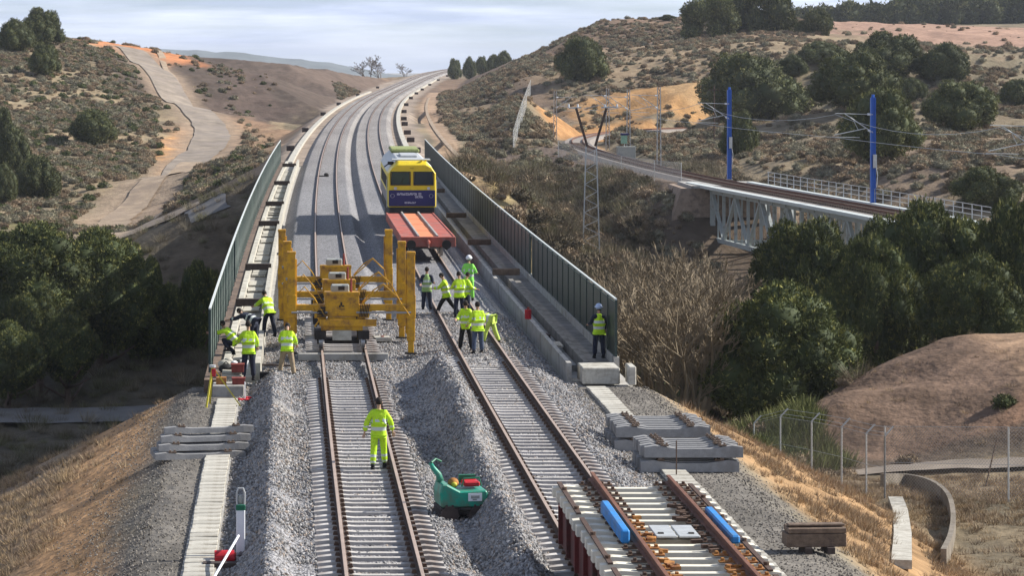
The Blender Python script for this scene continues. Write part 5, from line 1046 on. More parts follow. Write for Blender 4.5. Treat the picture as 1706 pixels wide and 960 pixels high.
pr = empty('marking_stake', (-1.28, 82.8, -.6), label='thin white stake in a splash of red paint near the footing', cat='stake'); MB().cyl((0, 0, 0), (0, 0, .55), .02, 6).build('stake', M['white'], pr); m = MB()
for k in range(9): m.ell((random.uniform(-.25, .25), random.uniform(-.3, .3), .03), (.07, .09, .03), 6, 4)
m.build('paint_patch', M['red'], pr)
thing1('rag', MB().box((0, 0, 0), (.22, .1, .04), .6).box((.08, .06, .01), (.16, .08, .03), -.5), 'red', (10.22, 48.6, -.5), 'small red rag on the right trough lids beside the track panel', 'rag')
for i, (x, y, l) in enumerate(((-.1, 87.4, 'plank on the gravel between the workers at the left'), (5.2, 95, 'dark offcut on the gravel right of the gantry legs'), (-.3, 88.9, 'dark plank just behind the left workers'))):
    o = thing1('plank', MB().b2(-.5, .5, -.08, .08, 0, .06), ['timber', 'timber_dk', 'timber_dk'][i], (x, y, -.28), l, 'plank'); o.rotation_euler.z = [.2, .5, -.3][i]
thing1('track_lever', MB().b2(-.5, .5, -.1, .1, 0, .12).ell((.3, 0, .2), (.2, .18, .14)), 'dark', (3.1, 221, -.2), 'small dark device on the ballast inside the far left track', 'device')
# ------------------------------------------------------------ people
SKIN = mat('skin', (0.45, 0.27, 0.19), rough=.6, var=.08); SKIN.node_tree.nodes['Principled BSDF'].inputs['Subsurface Weight'].default_value = .05
HV = mat('hi_vis_yellow', (0.52, 0.80, 0.02), rough=.7, var=.22, scale=5, bump=.035, bscale=7, dirt=(.33, .42, .04), dirt_amt=.35, dscale=5); HVG = mat('hi_vis_green', (0.26, 0.72, 0.10), rough=.7, var=.12, scale=4, bump=.02, bscale=9); HVP = mat('pale_hi_vis', (0.52, 0.66, 0.12), rough=.75, var=.15, scale=4, bump=.02, bscale=9)
BAND = mat('reflective_band', (0.58, 0.62, 0.58), rough=.4, var=.08); NAVY = mat('navy_cloth', (0.02, 0.025, 0.045), var=.3, bump=.02, bscale=9); BLUEJ = mat('blue_grey_cloth', (0.06, 0.08, 0.13), var=.25, bump=.02, bscale=9)
BEIGE = mat('beige_cloth', (0.33, 0.25, 0.16), var=.25, bump=.02, bscale=9); BLKC = mat('black_cloth', (0.013, 0.013, 0.015), var=.3, bump=.02, bscale=9); OLV = mat('dark_green_cloth', (0.03, 0.055, 0.03), var=.3); HAIR = mat('dark_hair', (0.02, 0.014, 0.01), var=.3); VESTG = mat('faded_green_vest', (0.30, 0.45, 0.16), var=.2)
pending = []
def skin_obj(name, V, E_, rad, mats, root, sub=2, band=None):
    me = bpy.data.meshes.new(name); me.from_pydata([tuple(v) for v in V], E_, []); o = bpy.data.objects.new(name, me); link(o, root)
    sk = o.modifiers.new('skin', 'SKIN'); sk.use_smooth_shade = True; lay = me.skin_vertices[0].data if me.skin_vertices else None
    if lay is None:
        bpy.context.view_layer.objects.active = o; me.update(); lay = me.skin_vertices[0].data
    for i, r in enumerate(rad): lay[i].radius = r if isinstance(r, tuple) else (r, r); lay[i].use_root = (i == 0)
    ss = o.modifiers.new('smooth', 'SUBSURF'); ss.levels = ss.render_levels = sub; pending.append((o, mats if isinstance(mats, list) else [mats], band)); return o
def rot(v, ax, a): return Matrix.Rotation(a, 3, ax) @ Vector(v)
def person(loc, face, label, jacket, trousers, lean=0, head=0, legs=(0, 0), knees=(0, 0), arms=((10, 12, 20), (10, 12, 20)), cover='hair', cover_mat=None, hgt=1.75, vest=False, legband=False, jlen=.0, twist=0, squat=0, stance=.1):
    """legs: forward swing of each thigh; knees: bend; arms: (forward, outward, elbow bend) in degrees; facing +Y before rotation"""
    k = hgt / 1.75; root = empty('person', loc, face, label, 'person', 'track workers'); root.scale = (k, k, k)
    P = {}; pel = Vector((0, 0, .94)); lows = []
    for i, s in enumerate((-1, 1)):
        hip = pel + Vector((s * .1, 0, -.04)); th = rot((0, 0, -.43), 'X', R(legs[i])); kn = hip + th + Vector((s * stance * .3, 0, 0)); sh_ = rot((0, 0, -.42), 'X', R(legs[i] - knees[i])); an = kn + sh_ + Vector((s * stance * .25, 0, 0))
        P['hip', s], P['kn', s], P['an', s] = hip, kn, an; lows.append(an.z)
    dz = .08 - min(lows)
    for q in P: P[q] = P[q] + Vector((0, 0, dz))
    pel = pel + Vector((0, 0, dz)); ax = lambda v: rot(rot(v, 'Z', R(twist)), 'X', -R(lean)); tor = lambda v: pel + ax(v)
    waist, chest, neck0, neck1 = tor((0, 0, .16)), tor((0, .01, .36)), tor((0, 0, .53)), tor((0, .02, .60)); hr = lambda v: neck1 + rot(v, 'X', -R(lean * .6 + head)); hc = hr((0, .02, .12))
    A = {}
    for i, s in enumerate((-1, 1)):
        f, ou, el = arms[i]; sh_ = tor((s * .19, 0, .47)); u = ax((0, 0, 0)); d = rot(rot((0, 0, -.28), 'Y', -s * R(ou)), 'X', R(f)); e = sh_ + d; w = e + rot(rot((0, 0, -.25), 'Y', -s * R(ou * .5)), 'X', R(f + el)); A[s] = (sh_, e, w, (w - e).normalized())
    # one continuous body with head and hands
    V = [pel, waist, chest, neck0, neck1, hr((0, .0, .05)), hc, hr((0, .01, .19)), hr((0, .095, .10))]; r_ = [(.13, .1), (.12, .09), (.14, .1), (.055, .055), (.052, .055), (.06, .075), (.078, .095), (.055, .07), (.018, .016)]; Ed = [(0, 1), (1, 2), (2, 3), (3, 4), (4, 5), (5, 6), (6, 7), (6, 8)]
    for s in (-1, 1):
        b = len(V); V += [P['hip', s], P['kn', s], P['an', s], P['an', s] + Vector((s * .01, .13, -.05))]; r_ += [.085, .055, .04, .035]; Ed += [(0, b), (b, b + 1), (b + 1, b + 2), (b + 2, b + 3)]
        sh_, e, w, d = A[s]; b = len(V); side = d.cross(Vector((0, 1, 0.01))).normalized(); palm = w + d * .07
        V += [sh_, e, w, palm]; r_ += [.06, .04, .028, (.038, .02)]; Ed += [(2, b), (b, b + 1), (b + 1, b + 2), (b + 2, b + 3)]
        nrm = d.cross(side)
        for j, (t, l) in enumerate(((-.03, .07), (-.01, .08), (.01, .075), (.03, .055))):
            c = len(V); V += [palm + side * t + d * .03, palm + side * t * 1.1 + d * (.03 + l * .6) + nrm * .008, palm + side * t * 1.1 + d * (.03 + l) + nrm * .025]; r_ += [.010, .009, .008]; Ed += [(b + 3, c), (c, c + 1), (c + 1, c + 2)]
        c = len(V); V += [palm + side * .042 - d * .01, palm + side * .06 + d * .03 + nrm * .015]; r_ += [.011, .009]; Ed += [(b + 3, c), (c, c + 1)]
    skin_obj('body', V, Ed, r_, SKIN, root, 2)
    # jacket
    hem = tor((0, 0, -.10 - jlen)); V = [tor((0, 0, .02)), hem, waist, chest, tor((0, 0, .50)), tor((0, .0, .55))]; r_ = [(.205, .16), (.21, .165), (.19, .155), (.2, .155), (.1, .1), (.082, .085)]; Ed = [(0, 1), (0, 2), (2, 3), (3, 4), (4, 5)]
    if squat: r_[1] = (.15, .12)
    bands = [('t', tor((0, 0, .0)), tor((0, 0, .5)), ((.12, .24), (.46, .58)))]
    if not vest:
        for s in (-1, 1):
            sh_, e, w, d = A[s]; b = len(V); V += [sh_ + (chest - sh_) * .12, e, w - d * .01]; r_ += [.095, .078, .066]; Ed += [(3, b), (b, b + 1), (b + 1, b + 2)]; bands.append(('a', e, w, ((.3, .5),)))
    skin_obj('jacket' if not vest else 'vest', V, Ed, r_, [jacket, BAND], root, 2, bands)
    if vest:
        V = [tor((0, 0, .05)), waist, chest, tor((0, 0, .52))]; r_ = [(.15, .12), (.15, .12), (.16, .12), .075]; Ed = [(0, 1), (1, 2), (2, 3)]
        for s in (-1, 1):
            sh_, e, w, d = A[s]; b = len(V); V += [sh_, e, w]; r_ += [.075, .058, .045]; Ed += [(2, b), (b, b + 1), (b + 1, b + 2)]
        skin_obj('shirt', V, Ed, r_, NAVY if trousers is not BLUEJ else OLV, root, 2)
    V = [pel, tor((0, 0, .08))]; r_ = [(.15, .125), (.14, .115)]; Ed = [(0, 1)]; bl_ = []
    for s in (-1, 1):
        b = len(V); V += [P['hip', s] + Vector((0, 0, -.06)), P['kn', s], P['an', s] + Vector((0, 0, .03))]; r_ += [.115, .088, .08]; Ed += [(0, b), (b, b + 1), (b + 1, b + 2)]; bl_.append(('l', P['kn', s], P['an', s], ((.35, .5), (.68, .8)))) if legband else None
    skin_obj('trousers', V, Ed, r_, [trousers, BAND], root, 2, bl_)
    for s in (-1, 1):
        a = P['an', s]; m = MB().ell(a + Vector((0, .06, -.045)), (.055, .145, .05), 10, 6).ell(a + Vector((0, 0, .02)), (.055, .065, .08), 10, 6).b2(a.x - .05, a.x + .05, a.y - .07, a.y + .19, a.z - .085, a.z - .07); m.build('boot', BLKC, root, smooth=True)
    up = (hc - neck1).normalized(); q = up.to_track_quat('Z', 'Y').to_matrix()
    if abs(lean * .6 + head) < 1: q = Matrix.Identity(3)
    else: q = Matrix.Rotation(-R(lean * .6 + head), 3, 'X')
    cm = cover_mat or HAIR
    if cover == 'hair': m = MB().ell(hc + q @ Vector((0, -.012, .025)), (.088, .103, .108), 14, 10, rot=q); m.build('hair', cm, root, smooth=True)
    elif cover == 'cap': m = MB().ell(hc + q @ Vector((0, -.01, .04)), (.092, .108, .092), 14, 10, rot=q).box(hc + q @ Vector((0, .12, .045)), (.13, .1, .015), q); m.build('cap', cm, root, smooth=True)
    else: m = MB().ell(hc + q @ Vector((0, -.01, .05)), (.118, .14, .115), 16, 10, rot=q).box(hc + q @ Vector((0, .02, .035)), (.24, .32, .018), q); m.build('helmet', cm, root, smooth=True); MB().ell(hc + q @ Vector((0, -.02, -.005)), (.084, .098, .09), 12, 8, rot=q).build('hair', HAIR, root, smooth=True)
    f = lambda v: hc + q @ Vector(v)
    MB().ell(f((-.03, .083, .0)), (.011, .008, .008), 6, 4).ell(f((.03, .083, .0)), (.011, .008, .008), 6, 4).build('eyes', BLKC, root, smooth=True)
    MB().ell(f((0, .088, -.06)), (.026, .008, .007), 6, 4).build('mouth', SKIN if False else M['red_dk'], root, smooth=True)
    MB().ell(f((-.085, -.0, -.01)), (.012, .02, .03), 6, 5).ell(f((.085, 0, -.01)), (.012, .02, .03), 6, 5).build('ears', SKIN, root, smooth=True)
    return root
WH = M['white']; BH = mat('pale_blue_helmet', (.45, .55, .75), rough=.4, var=.05)
def at(px, py, z): return G(px, py, z)
T = math.pi
person(at(631, 781, -.2), 0, 'worker in full yellow hi-vis walking away alone on the left track', HV, HV, legs=(-8, 14), knees=(4, 6), arms=((-6, 24, 14), (4, 24, 16)), cover='hair', legband=True, hgt=1.74)
person(at(414, 634, -.35), R(8), 'worker with yellow jacket and dark trousers seen from behind beside the left fence end', HV, NAVY, arms=((30, 14, 50), (12, 16, 30)), hgt=1.86, lean=4)
person(at(478, 629, -.35), R(-4), 'stooped worker in yellow jacket and beige trousers in front of the left gantry leg', HV, BEIGE, lean=16, head=42, arms=((30, 10, 40), (22, 12, 30)), hgt=1.78, legs=(4, -10), cover='hair', stance=.25)
person(at(448, 561, -.2), R(25), 'worker in yellow jacket bending forward between the left fence and the gantry', HV, NAVY, lean=32, head=10, arms=((50, 12, 20), (45, 12, 30)), legs=(14, -12), knees=(12, 6), hgt=1.74)
person(at(424, 578, -.3), R(60), 'bent over worker in dark clothes with reflective bands by the left walkway', NAVY, NAVY, lean=66, head=0, arms=((60, 10, 20), (66, 8, 20)), legs=(18, 4), knees=(22, 18), hgt=1.72)
person(at(391, 592, -.2), R(75), 'crouching worker in yellow close against the left fence', HV, NAVY, lean=40, head=-8, arms=((70, 8, 20), (66, 8, 20)), legs=(100, 70), knees=(135, 120), squat=1, hgt=1.7)
person(at(711, 519, -.25), T, 'worker standing apart in dark clothes with a faded green vest, facing the camera', VESTG, NAVY, vest=True, arms=((22, 10, 70), (18, 10, 60)), head=14, hgt=1.76)
person(at(743, 526, -.22), R(78), 'worker in yellow jacket and black trousers striding to the left on the right track', HV, BLKC, legs=(28, -26), knees=(8, 14), lean=10, head=16, arms=((34, 6, 50), (-16, 8, 10)), hgt=1.74)
person(at(781, 502, -.2), R(-12), 'worker in green hi-vis with a white helmet, rearmost of the right group', HVG, HVG, cover='helmet', cover_mat=WH, arms=((26, 10, 60), (24, 10, 50)), hgt=1.84)
person(at(765, 530, -.22), R(14), 'worker in yellow jacket and dark trousers at the left side of the right group', HV, NAVY, arms=((24, 8, 50), (20, 8, 60)), head=14, hgt=1.78)
person(at(777, 527, -.22), R(-58), 'worker in yellow jacket turned to the right in the middle of the right group', HV, NAVY, arms=((20, 8, 60), (16, 8, 60)), head=18, hgt=1.7, jlen=.08)
person(at(776, 586, -.22), R(170), 'worker in long yellow jacket and black trousers facing the camera, front of right group', HV, BLKC, arms=((18, 14, 70), (16, 14, 70)), jlen=.08, head=12, hgt=1.74, stance=.2)
person(at(796, 590, -.22), R(20), 'worker in yellow jacket and blue trousers from behind, front of right group', HV, BLUEJ, arms=((12, 10, 40), (10, 12, 40)), hgt=1.76)
person(at(818, 574, -.25), R(62), 'worker in full pale yellow suit bending over the right rail', HVP, HVP, lean=84, head=10, arms=((58, 6, 14), (70, 6, 10)), legs=(20, -14), knees=(10, 6), hgt=1.74, legband=False)
person(at(998, 597, -.22), R(6), 'worker in hi-vis vest with a pale blue helmet standing against the right fence', HV, NAVY, vest=True, cover='helmet', cover_mat=BH, arms=((16, 14, 60), (10, 8, 20)), hgt=1.78)
bpy.context.view_layer.update(); dg = bpy.context.evaluated_depsgraph_get()
done = [(o, bpy.data.meshes.new_from_object(o.evaluated_get(dg)), mt, bd) for o, mt, bd in pending]
for o, me, mt, bd in done:
    o.modifiers.clear(); o.data = me; me.materials.clear()
    for m in mt: me.materials.append(m)
    me.polygons.foreach_set('use_smooth', [True] * len(me.polygons)); mi = np.zeros(len(me.polygons), np.int32)
    if bd:
        for f in me.polygons:
            c = f.center; best = None
            for kind, a, b, rg in bd:
                d = b - a; t = (c - a).dot(d) / d.length_squared; dist = (c - (a + d * t)).length
                if kind == 't' and dist > .23: continue
                if kind != 't' and (dist > .1 or not 0 < t < 1): continue
                sc_ = dist / (1.9 if kind == 't' else 1)
                if best is None or sc_ < best[0]: best = (sc_, t, rg)
            if best and any(u <= best[1] <= v for u, v in best[2]): mi[f.index] = 1
        me.polygons.foreach_set('material_index', mi)
    me.update()
# ------------------------------------------------------------ old single-track line with its truss bridge
def oldc(Y):
    i = int(np.argmin(np.abs(OLDP[:, 1] - Y))); a, b = (OLDP[i], OLDP[i + 1]) if OLDP[i, 1] <= Y and i + 1 < len(OLDP) else (OLDP[i - 1], OLDP[i]); t = (Y - a[1]) / (b[1] - a[1]); return a[0] + (b[0] - a[0]) * t
OB = [(p[0], p[1]) for p in OLDP if p[1] > 253]
def strip(name, pts, poly, m, parent=None):
    mb = MB(); n = len(poly); P = [Vector((p[0], p[1], 0)) for p in pts]
    for i, p in enumerate(P):
        d = (P[min(i + 1, len(P) - 1)] - P[max(i - 1, 0)]).normalized(); s = Vector((d.y, -d.x, 0))
        for a, z in poly: mb.v.append(tuple(p + s * a + Vector((0, 0, z))))
    for i in range(len(P) - 1):
        for k in range(n): mb.f.append((i * n + k, i * n + (k + 1) % n, (i + 1) * n + (k + 1) % n, (i + 1) * n + k)); mb.mi.append(0)
    mb.f += [tuple(range(n))[::-1], tuple((len(P) - 1) * n + k for k in range(n))]; mb.mi += [0, 0]
    return mb.build(name, m, parent)
M['old_bal'] = mat('old_ballast', (0.27, 0.235, 0.205), var=.25, scale=3, bump=.04, bscale=14)
tag(strip('old_ballast', OB, [(-2.6, OZ - .75), (-1.7, OZ - .25), (1.7, OZ - .25), (2.6, OZ - .75)], M['old_bal']), kind='structure')
orr = empty('old_railway_track', (0, 0, 0), label='single old railway track curving round the hill and over the truss bridge', cat='railway track')
OA = [(p[0], p[1]) for p in OLDP if p[1] > 180]
P3v = [Vector((p[0], p[1], OZ)) for p in OA]
for s in (-1, 1):
    pts = []
    for i, p in enumerate(P3v): d = (P3v[min(i + 1, len(P3v) - 1)] - P3v[max(i - 1, 0)]).normalized(); pts.append(p + Vector((d.y, -d.x, 0)) * s * .753)
    link(bpy.data.objects.new('rail', rail_mesh('rail', pts, [M['rail_new'], M['rail_rust']])), orr)
OS = MB().b2(-1.25, 1.25, -.13, .13, -.34, -.17).mesh('sleeper', M['timber']); dist = 0
for i in range(len(P3v) - 1):
    L_ = (P3v[i + 1] - P3v[i]).length; d = (P3v[i + 1] - P3v[i]).normalized(); t = -dist % .62 if dist else 0
    while t < L_:
        q = P3v[i] + d * t
        if q.y < 360: o = bpy.data.objects.new('sleeper', OS); o.location = q; o.rotation_euler.z = math.atan2(-d.x, d.y); link(o, orr)
        t += .62
    dist += L_
tb_ = empty('truss_bridge', (0, 0, 0), label='grey steel truss bridge of the old railway with a stone abutment at its far end', cat='bridge')
BP_ = [(oldc(y), y) for y in np.arange(178, 253.1, 2.5)]
strip('deck', BP_, [(-2.6, OZ - .62), (-2.6, OZ - .36), (2.6, OZ - .36), (2.6, OZ - .62)], M['old_bal'], tb_)
strip('walkway', BP_, [(-3.35, OZ - .5), (-3.35, OZ - .22), (-2.6, OZ - .22), (-2.6, OZ - .5)], M['fence_cap'], tb_)
strip('walkway', BP_, [(2.6, OZ - .5), (2.6, OZ - .2), (3.3, OZ - .2), (3.3, OZ - .5)], M['fence_cap'], tb_)
TY = list(np.arange(246.6, 182, -3.9)); zt0, zb0 = OZ - .8, OZ - 5.2
for s in (-2.35, 2.35):
    q = [Vector((oldc(y) + s, y, 0)) for y in TY]; Z = lambda v, z: (v.x, v.y, z)
    MB().bar(Z(q[0], zt0), Z(q[8], zt0), .35, .35).bar(Z(q[8], zt0), Z(q[-1], zt0), .35, .35).build('top_chord', M['truss'], tb_)
    MB().bar(Z(q[0], zb0), Z(q[8], zb0), .38, .4).bar(Z(q[8], zb0), Z(q[-1], zb0), .38, .4).build('bottom_chord', M['truss'], tb_)
    for i in range(len(q)):
        if i < len(q) - 1: mq = (q[i] + q[i + 1]) / 2; MB().bar(Z(mq, zb0), Z(mq, zt0), .13, .13).build('strut', M['truss'], tb_)
        MB().bar(Z(q[i], zb0), Z(q[i], zt0), .26 if i else .45, .24 if i else .4).build('vertical', M['truss'], tb_)
        if i < len(q) - 1:
            a, b = (zt0, zb0) if i % 2 == 0 else (zb0, zt0); MB().bar(Z(q[i], a), Z(q[i + 1], b), .3, .24).build('diagonal', M['truss'], tb_)
        if i % 2 == 1: MB().b2(-.06, .06, -.4, .4, -.35, .35).build('gusset', M['truss'], tb_, loc=Z(q[i], zb0 + .1))
        else: MB().b2(-.06, .06, -.4, .4, -.35, .35).build('gusset', M['truss'], tb_, loc=Z(q[i], zt0 - .1))
for i, y in enumerate(TY): MB().bar((oldc(y) - 2.35, y, zb0), (oldc(y) + 2.35, y, zb0), .18, .25).bar((oldc(y) - 2.6, y, zt0 + .05), (oldc(y) + 2.6, y, zt0 + .05), .25, .3).build('floor_beam', M['truss'], tb_)
M['stone_w'] = mat('abutment_stone', (0.32, 0.24, 0.18), var=.3, scale=1.2, dirt=(.12, .09, .07), dirt_amt=.4, bump=.04, bscale=5)
MB().prism([(-4.6, OZ - .55), (4.0, OZ - .55), (4.4, OZ - 8.5), (-7.0, OZ - 8.5)], 247.6, 256, 'y').build('abutment', M['stone_w'], tb_, loc=(oldc(252), 0, 0))
MB().b2(-3.7, 3.6, 247.3, 256.2, OZ - .55, OZ - .3).build('abutment_cap', M['concrete'], tb_, loc=(oldc(252), 0, 0))
rlr = empty('bridge_railing', (0, 0, 0), label='pale grey railing along the far side of the truss bridge', cat='railing')
RP_ = MB().b2(-.035, .035, -.035, .035, 0, 1.15).mesh('post', M['galv']); ys_ = np.arange(186, 250, 2.0)
for y in ys_: o = bpy.data.objects.new('post', RP_); o.location = (oldc(y) + 3.25, y, OZ - .2); link(o, rlr)
for z in (.4, .78, 1.15): strip('rail_bar', [(oldc(y), y) for y in ys_], [(3.23, OZ - .22 + z), (3.27, OZ - .22 + z), (3.27, OZ - .17 + z), (3.23, OZ - .17 + z)], M['galv'], rlr)
# catenary masts
def cantilever(root, s, z=0):
    """arm reaching towards the track on side s"""
    m = MB(); m.tube([(0, 0, 7.6 + z), (s * 3.1, 0, 7.7 + z)], .035, 6).tube([(0, 0, 6.1 + z), (s * 2.3, 0, 7.65 + z)], .045, 6).tube([(s * .6, 0, 6.45 + z), (s * 3.2, 0, 5.9 + z)], .04, 6).tube([(s * 1.1, 0, 5.7 + z), (s * 3.4, 0, 5.75 + z)], .03, 6).tube([(s * 1.6, 0, 7.1 + z), (s * 1.2, 0, 6.3 + z)], .025, 6); c = m.build('cantilever', M['galv'], root)
    MB().cyl((s * .1, 0, 7.6 + z), (s * .45, 0, 7.62 + z), .09, 8).build('insulator', M['white'], c); MB().cyl((s * .1, 0, 6.15 + z), (s * .4, 0, 6.32 + z), .09, 8).build('insulator', M['white'], c)
def blue_mast(Y, label, w=.2):
    root = empty('catenary_mast', (oldc(Y) + 3.1, Y, OZ - .5), label=label, cat='mast', group='blue catenary masts on the old railway')
    m = MB(); m.b2(-.2, -.16, -.2, .2, 0, 9.0).b2(.16, .2, -.2, .2, 0, 9.0).b2(-.16, .16, -.015, .015, 0, 9.0); m.build('post', M['blue_mast'], root)
    MB().b2(-.32, .32, -.32, .32, -.1, .12).build('base_plate', M['concrete'], root); MB().cyl((0, 0, 9), (0, 0, 9.25), .12, 10).build('cap', M['blue_mast'], root)
    MB().b2(-.05, .25, -.35, -.2, 3.2, 4.3).tube([(.26, -.2, 1.6), (.32, -.25, 2.6), (.2, -.25, 3.3)], .03, 6).build('tension_gear', M['galv'], root)
    cantilever(root, -1); return root
blue_mast(262, 'left blue catenary mast beside the far end of the truss bridge'); blue_mast(218, 'right blue catenary mast standing on the truss bridge'); blue_mast(183, 'catenary mast with only its arm in view at the right edge of the picture')
def lattice_mast(X, Y, hgt, z, label, arm=-1, w=.45, group='lattice catenary masts on the old railway curve'):
    root = empty('lattice_mast', (X, Y, z), label=label, cat='mast', group=group); m = MB()
    for sx_ in (-1, 1):
        for sy in (-1, 1): m.bar((sx_ * w / 2, sy * w / 2, 0), (sx_ * w * .32, sy * w * .32, hgt), .06, .06)
    m.build('legs', M['galv'], root); m = MB(); n = int(hgt / .55)
    for i in range(n):
        a, b = i / n, (i + 1) / n; wa, wb = w / 2 * (1 - .36 * a), w / 2 * (1 - .36 * b); s = 1 if i % 2 else -1
        for fy in (-1, 1): m.bar((s * wa, fy * wa, a * hgt), (-s * wb, fy * wb, b * hgt), .03, .03)
        for fx in (-1, 1): m.bar((fx * wa, s * wa, a * hgt), (fx * wb, -s * wb, b * hgt), .03, .03)
    m.build('bracing', M['rail_rust'], root)
    if arm: cantilever(root, arm, hgt - 8.6)
    return root
lattice_mast(oldc(298) + 3.0, 298, 9.0, OZ - .7, 'lattice catenary mast left of the blue masts, nearest on the curve'); lattice_mast(oldc(345) + 3.2, 345, 8.2, OZ - .7, 'lattice catenary mast at the inside of the old railway curve')
lattice_mast(oldc(372) - 3.2, 372, 7.5, OZ - .7, 'small lattice mast at the farthest part of the old railway curve', arm=1)
lattice_mast(oldc(322) + 3.2, 322, 8.4, OZ - .7, 'lattice catenary mast between the nearest and the inner one on the curve')
# forked pylon standing in the valley
px0, py0, pz0 = W(985, 412, 235); pz0 = tz(px0, py0) - .3; ht = (H - (236 - 85) * 235 / 4400) - pz0
pyl = empty('forked_pylon', (px0, py0, pz0), label='pale forked steel pylon rising from the valley right of the viaduct', cat='pylon'); m = MB(); n = 16
for s in (-1, 1): m.bar((s * .75, 0, 0), (s * .45, 0, ht), .1, .1)
m.build('legs', M['galv'], pyl); m = MB()
for i in range(n): a, b = i / n, (i + 1) / n; s = 1 if i % 2 else -1; m.bar((s * (.75 - .3 * a), 0, a * ht), (-s * (.75 - .3 * b), 0, b * ht), .045, .045)
m.build('bracing', M['galv'], pyl)
for s in (-1, 1): MB().bar((s * .35, 0, ht - .4), (s * 1.35, 0, ht + 3.0), .22, .2).build('fork_arm', M['rail_rust'], pyl)
MB().bar((-2.0, 0, ht + 3.0), (-.9, 0, ht + 3.05), .12, .12).bar((.9, 0, ht + 3.05), (2.4, 0, ht + 3.1), .12, .12).bar((2.2, .0, ht + 3.0), (.9, 0, ht + 4.2), .06, .06).build('cross_arm', M['galv'], pyl)
for x in (-2.0, -1.2, 1.2, 2.3): MB().cyl((x, 0, ht + 3.05), (x, 0, ht + 3.35), .08, 8).build('insulator', M['white'], pyl)
cb = G(1043, 264, OZ - .6); cbn = empty('equipment_cabinet', (cb[0], cb[1], OZ - .7), label='grey equipment cabinet inside the old railway curve', cat='cabinet')
MB().b2(-1.1, 1.1, -.5, .5, 0, 1.5).b2(-1.15, 1.15, -.55, .55, 1.45, 1.55).build('cabinet', M['grey_box'], cbn, bevel=.02); MB().b2(-.6, .1, -.3, .3, 1.9, 2.9).build('sign_box', mat('sign_green', (.25, .42, .3), var=.2), cbn); MB().cyl((-.2, 0, 1.5), (-.2, 0, 2.0), .05, 8).build('stand', M['galv'], cbn); MB().b2(-.7, .3, -.35, .35, 2.9, 3.15).build('hood', M['blue_lo'], cbn)
# overhead wires of the old line
def wire(name, pts, label, r=.018):
    tag(MB().tube(pts, r, 4).build(name, M['galv']), label, 'wire', 'overhead wires of the old railway')
def spanw(Ya, Yb, off_, za, zb, sag):
    return [(oldc(Ya + (Yb - Ya) * t) + off_, Ya + (Yb - Ya) * t, za + (zb - za) * t - sag * 4 * t * (1 - t)) for t in np.linspace(0, 1, 9)]
for a, b, l in ((150, 181, 'off the right edge'), (181, 218, 'at the right'), (218, 262, 'between the two blue masts'), (262, 298, 'left of the left blue mast')):
    wire('contact_wire', spanw(a, b, 0, OZ + 5.2, OZ + 5.2, .1), 'lower overhead wire span ' + l); wire('messenger_wire', spanw(a, b, 0, OZ + 7.1, OZ + 7.1, 1.0), 'upper sagging overhead wire span ' + l)
# small masts on the hill
for (x, yb, hh, l) in ((1190, 235, 80, 'thin pole between the lattice mast and the left blue mast'),):
    X, Y, z = ground_hit(x, yb, 250); tag(MB().cyl((0, 0, -.3), (0, 0, 7), .09, 8, r2=.06).b2(-.8, .8, -.04, .04, 6.4, 6.5).build('pole', M['rail_rust'], None, loc=(X, Y, z)), l, 'pole')

# ------------------------------------------------------------ fences
def net_mat(name, c, a):
    m = bpy.data.materials.new(name); m.use_nodes = True; nt = m.node_tree; N = nt.nodes; K = nt.links.new; p = N['Principled BSDF']; p.inputs['Base Color'].default_value = (*c, 1); p.inputs['Roughness'].default_value = .5; p.inputs['Metallic'].default_value = .2
    t = N.new('ShaderNodeTexCoord'); mpn = N.new('ShaderNodeMapping'); mpn.inputs['Rotation'].default_value = (0, 0, R(45)); mpn.inputs['Scale'].default_value = (11, 11, 11); K(t.outputs['UV'], mpn.inputs['Vector'])
    s = N.new('ShaderNodeSeparateXYZ'); K(mpn.outputs[0], s.inputs[0]); outs = []
    for ax_ in 'XY':
        f = N.new('ShaderNodeMath'); f.operation = 'FRACT'; K(s.outputs[ax_], f.inputs[0]); g = N.new('ShaderNodeMath'); g.operation = 'LESS_THAN'; g.inputs[1].default_value = a; K(f.outputs[0], g.inputs[0]); outs.append(g)
    mxx = N.new('ShaderNodeMath'); mxx.operation = 'MAXIMUM'; K(outs[0].outputs[0], mxx.inputs[0]); K(outs[1].outputs[0], mxx.inputs[1]); K(mxx.outputs[0], p.inputs['Alpha']); return m
M['net'] = net_mat('chain_link', (.4, .4, .4), .11); M['net_far'] = net_mat('chain_link_far', (.5, .5, .48), .2)
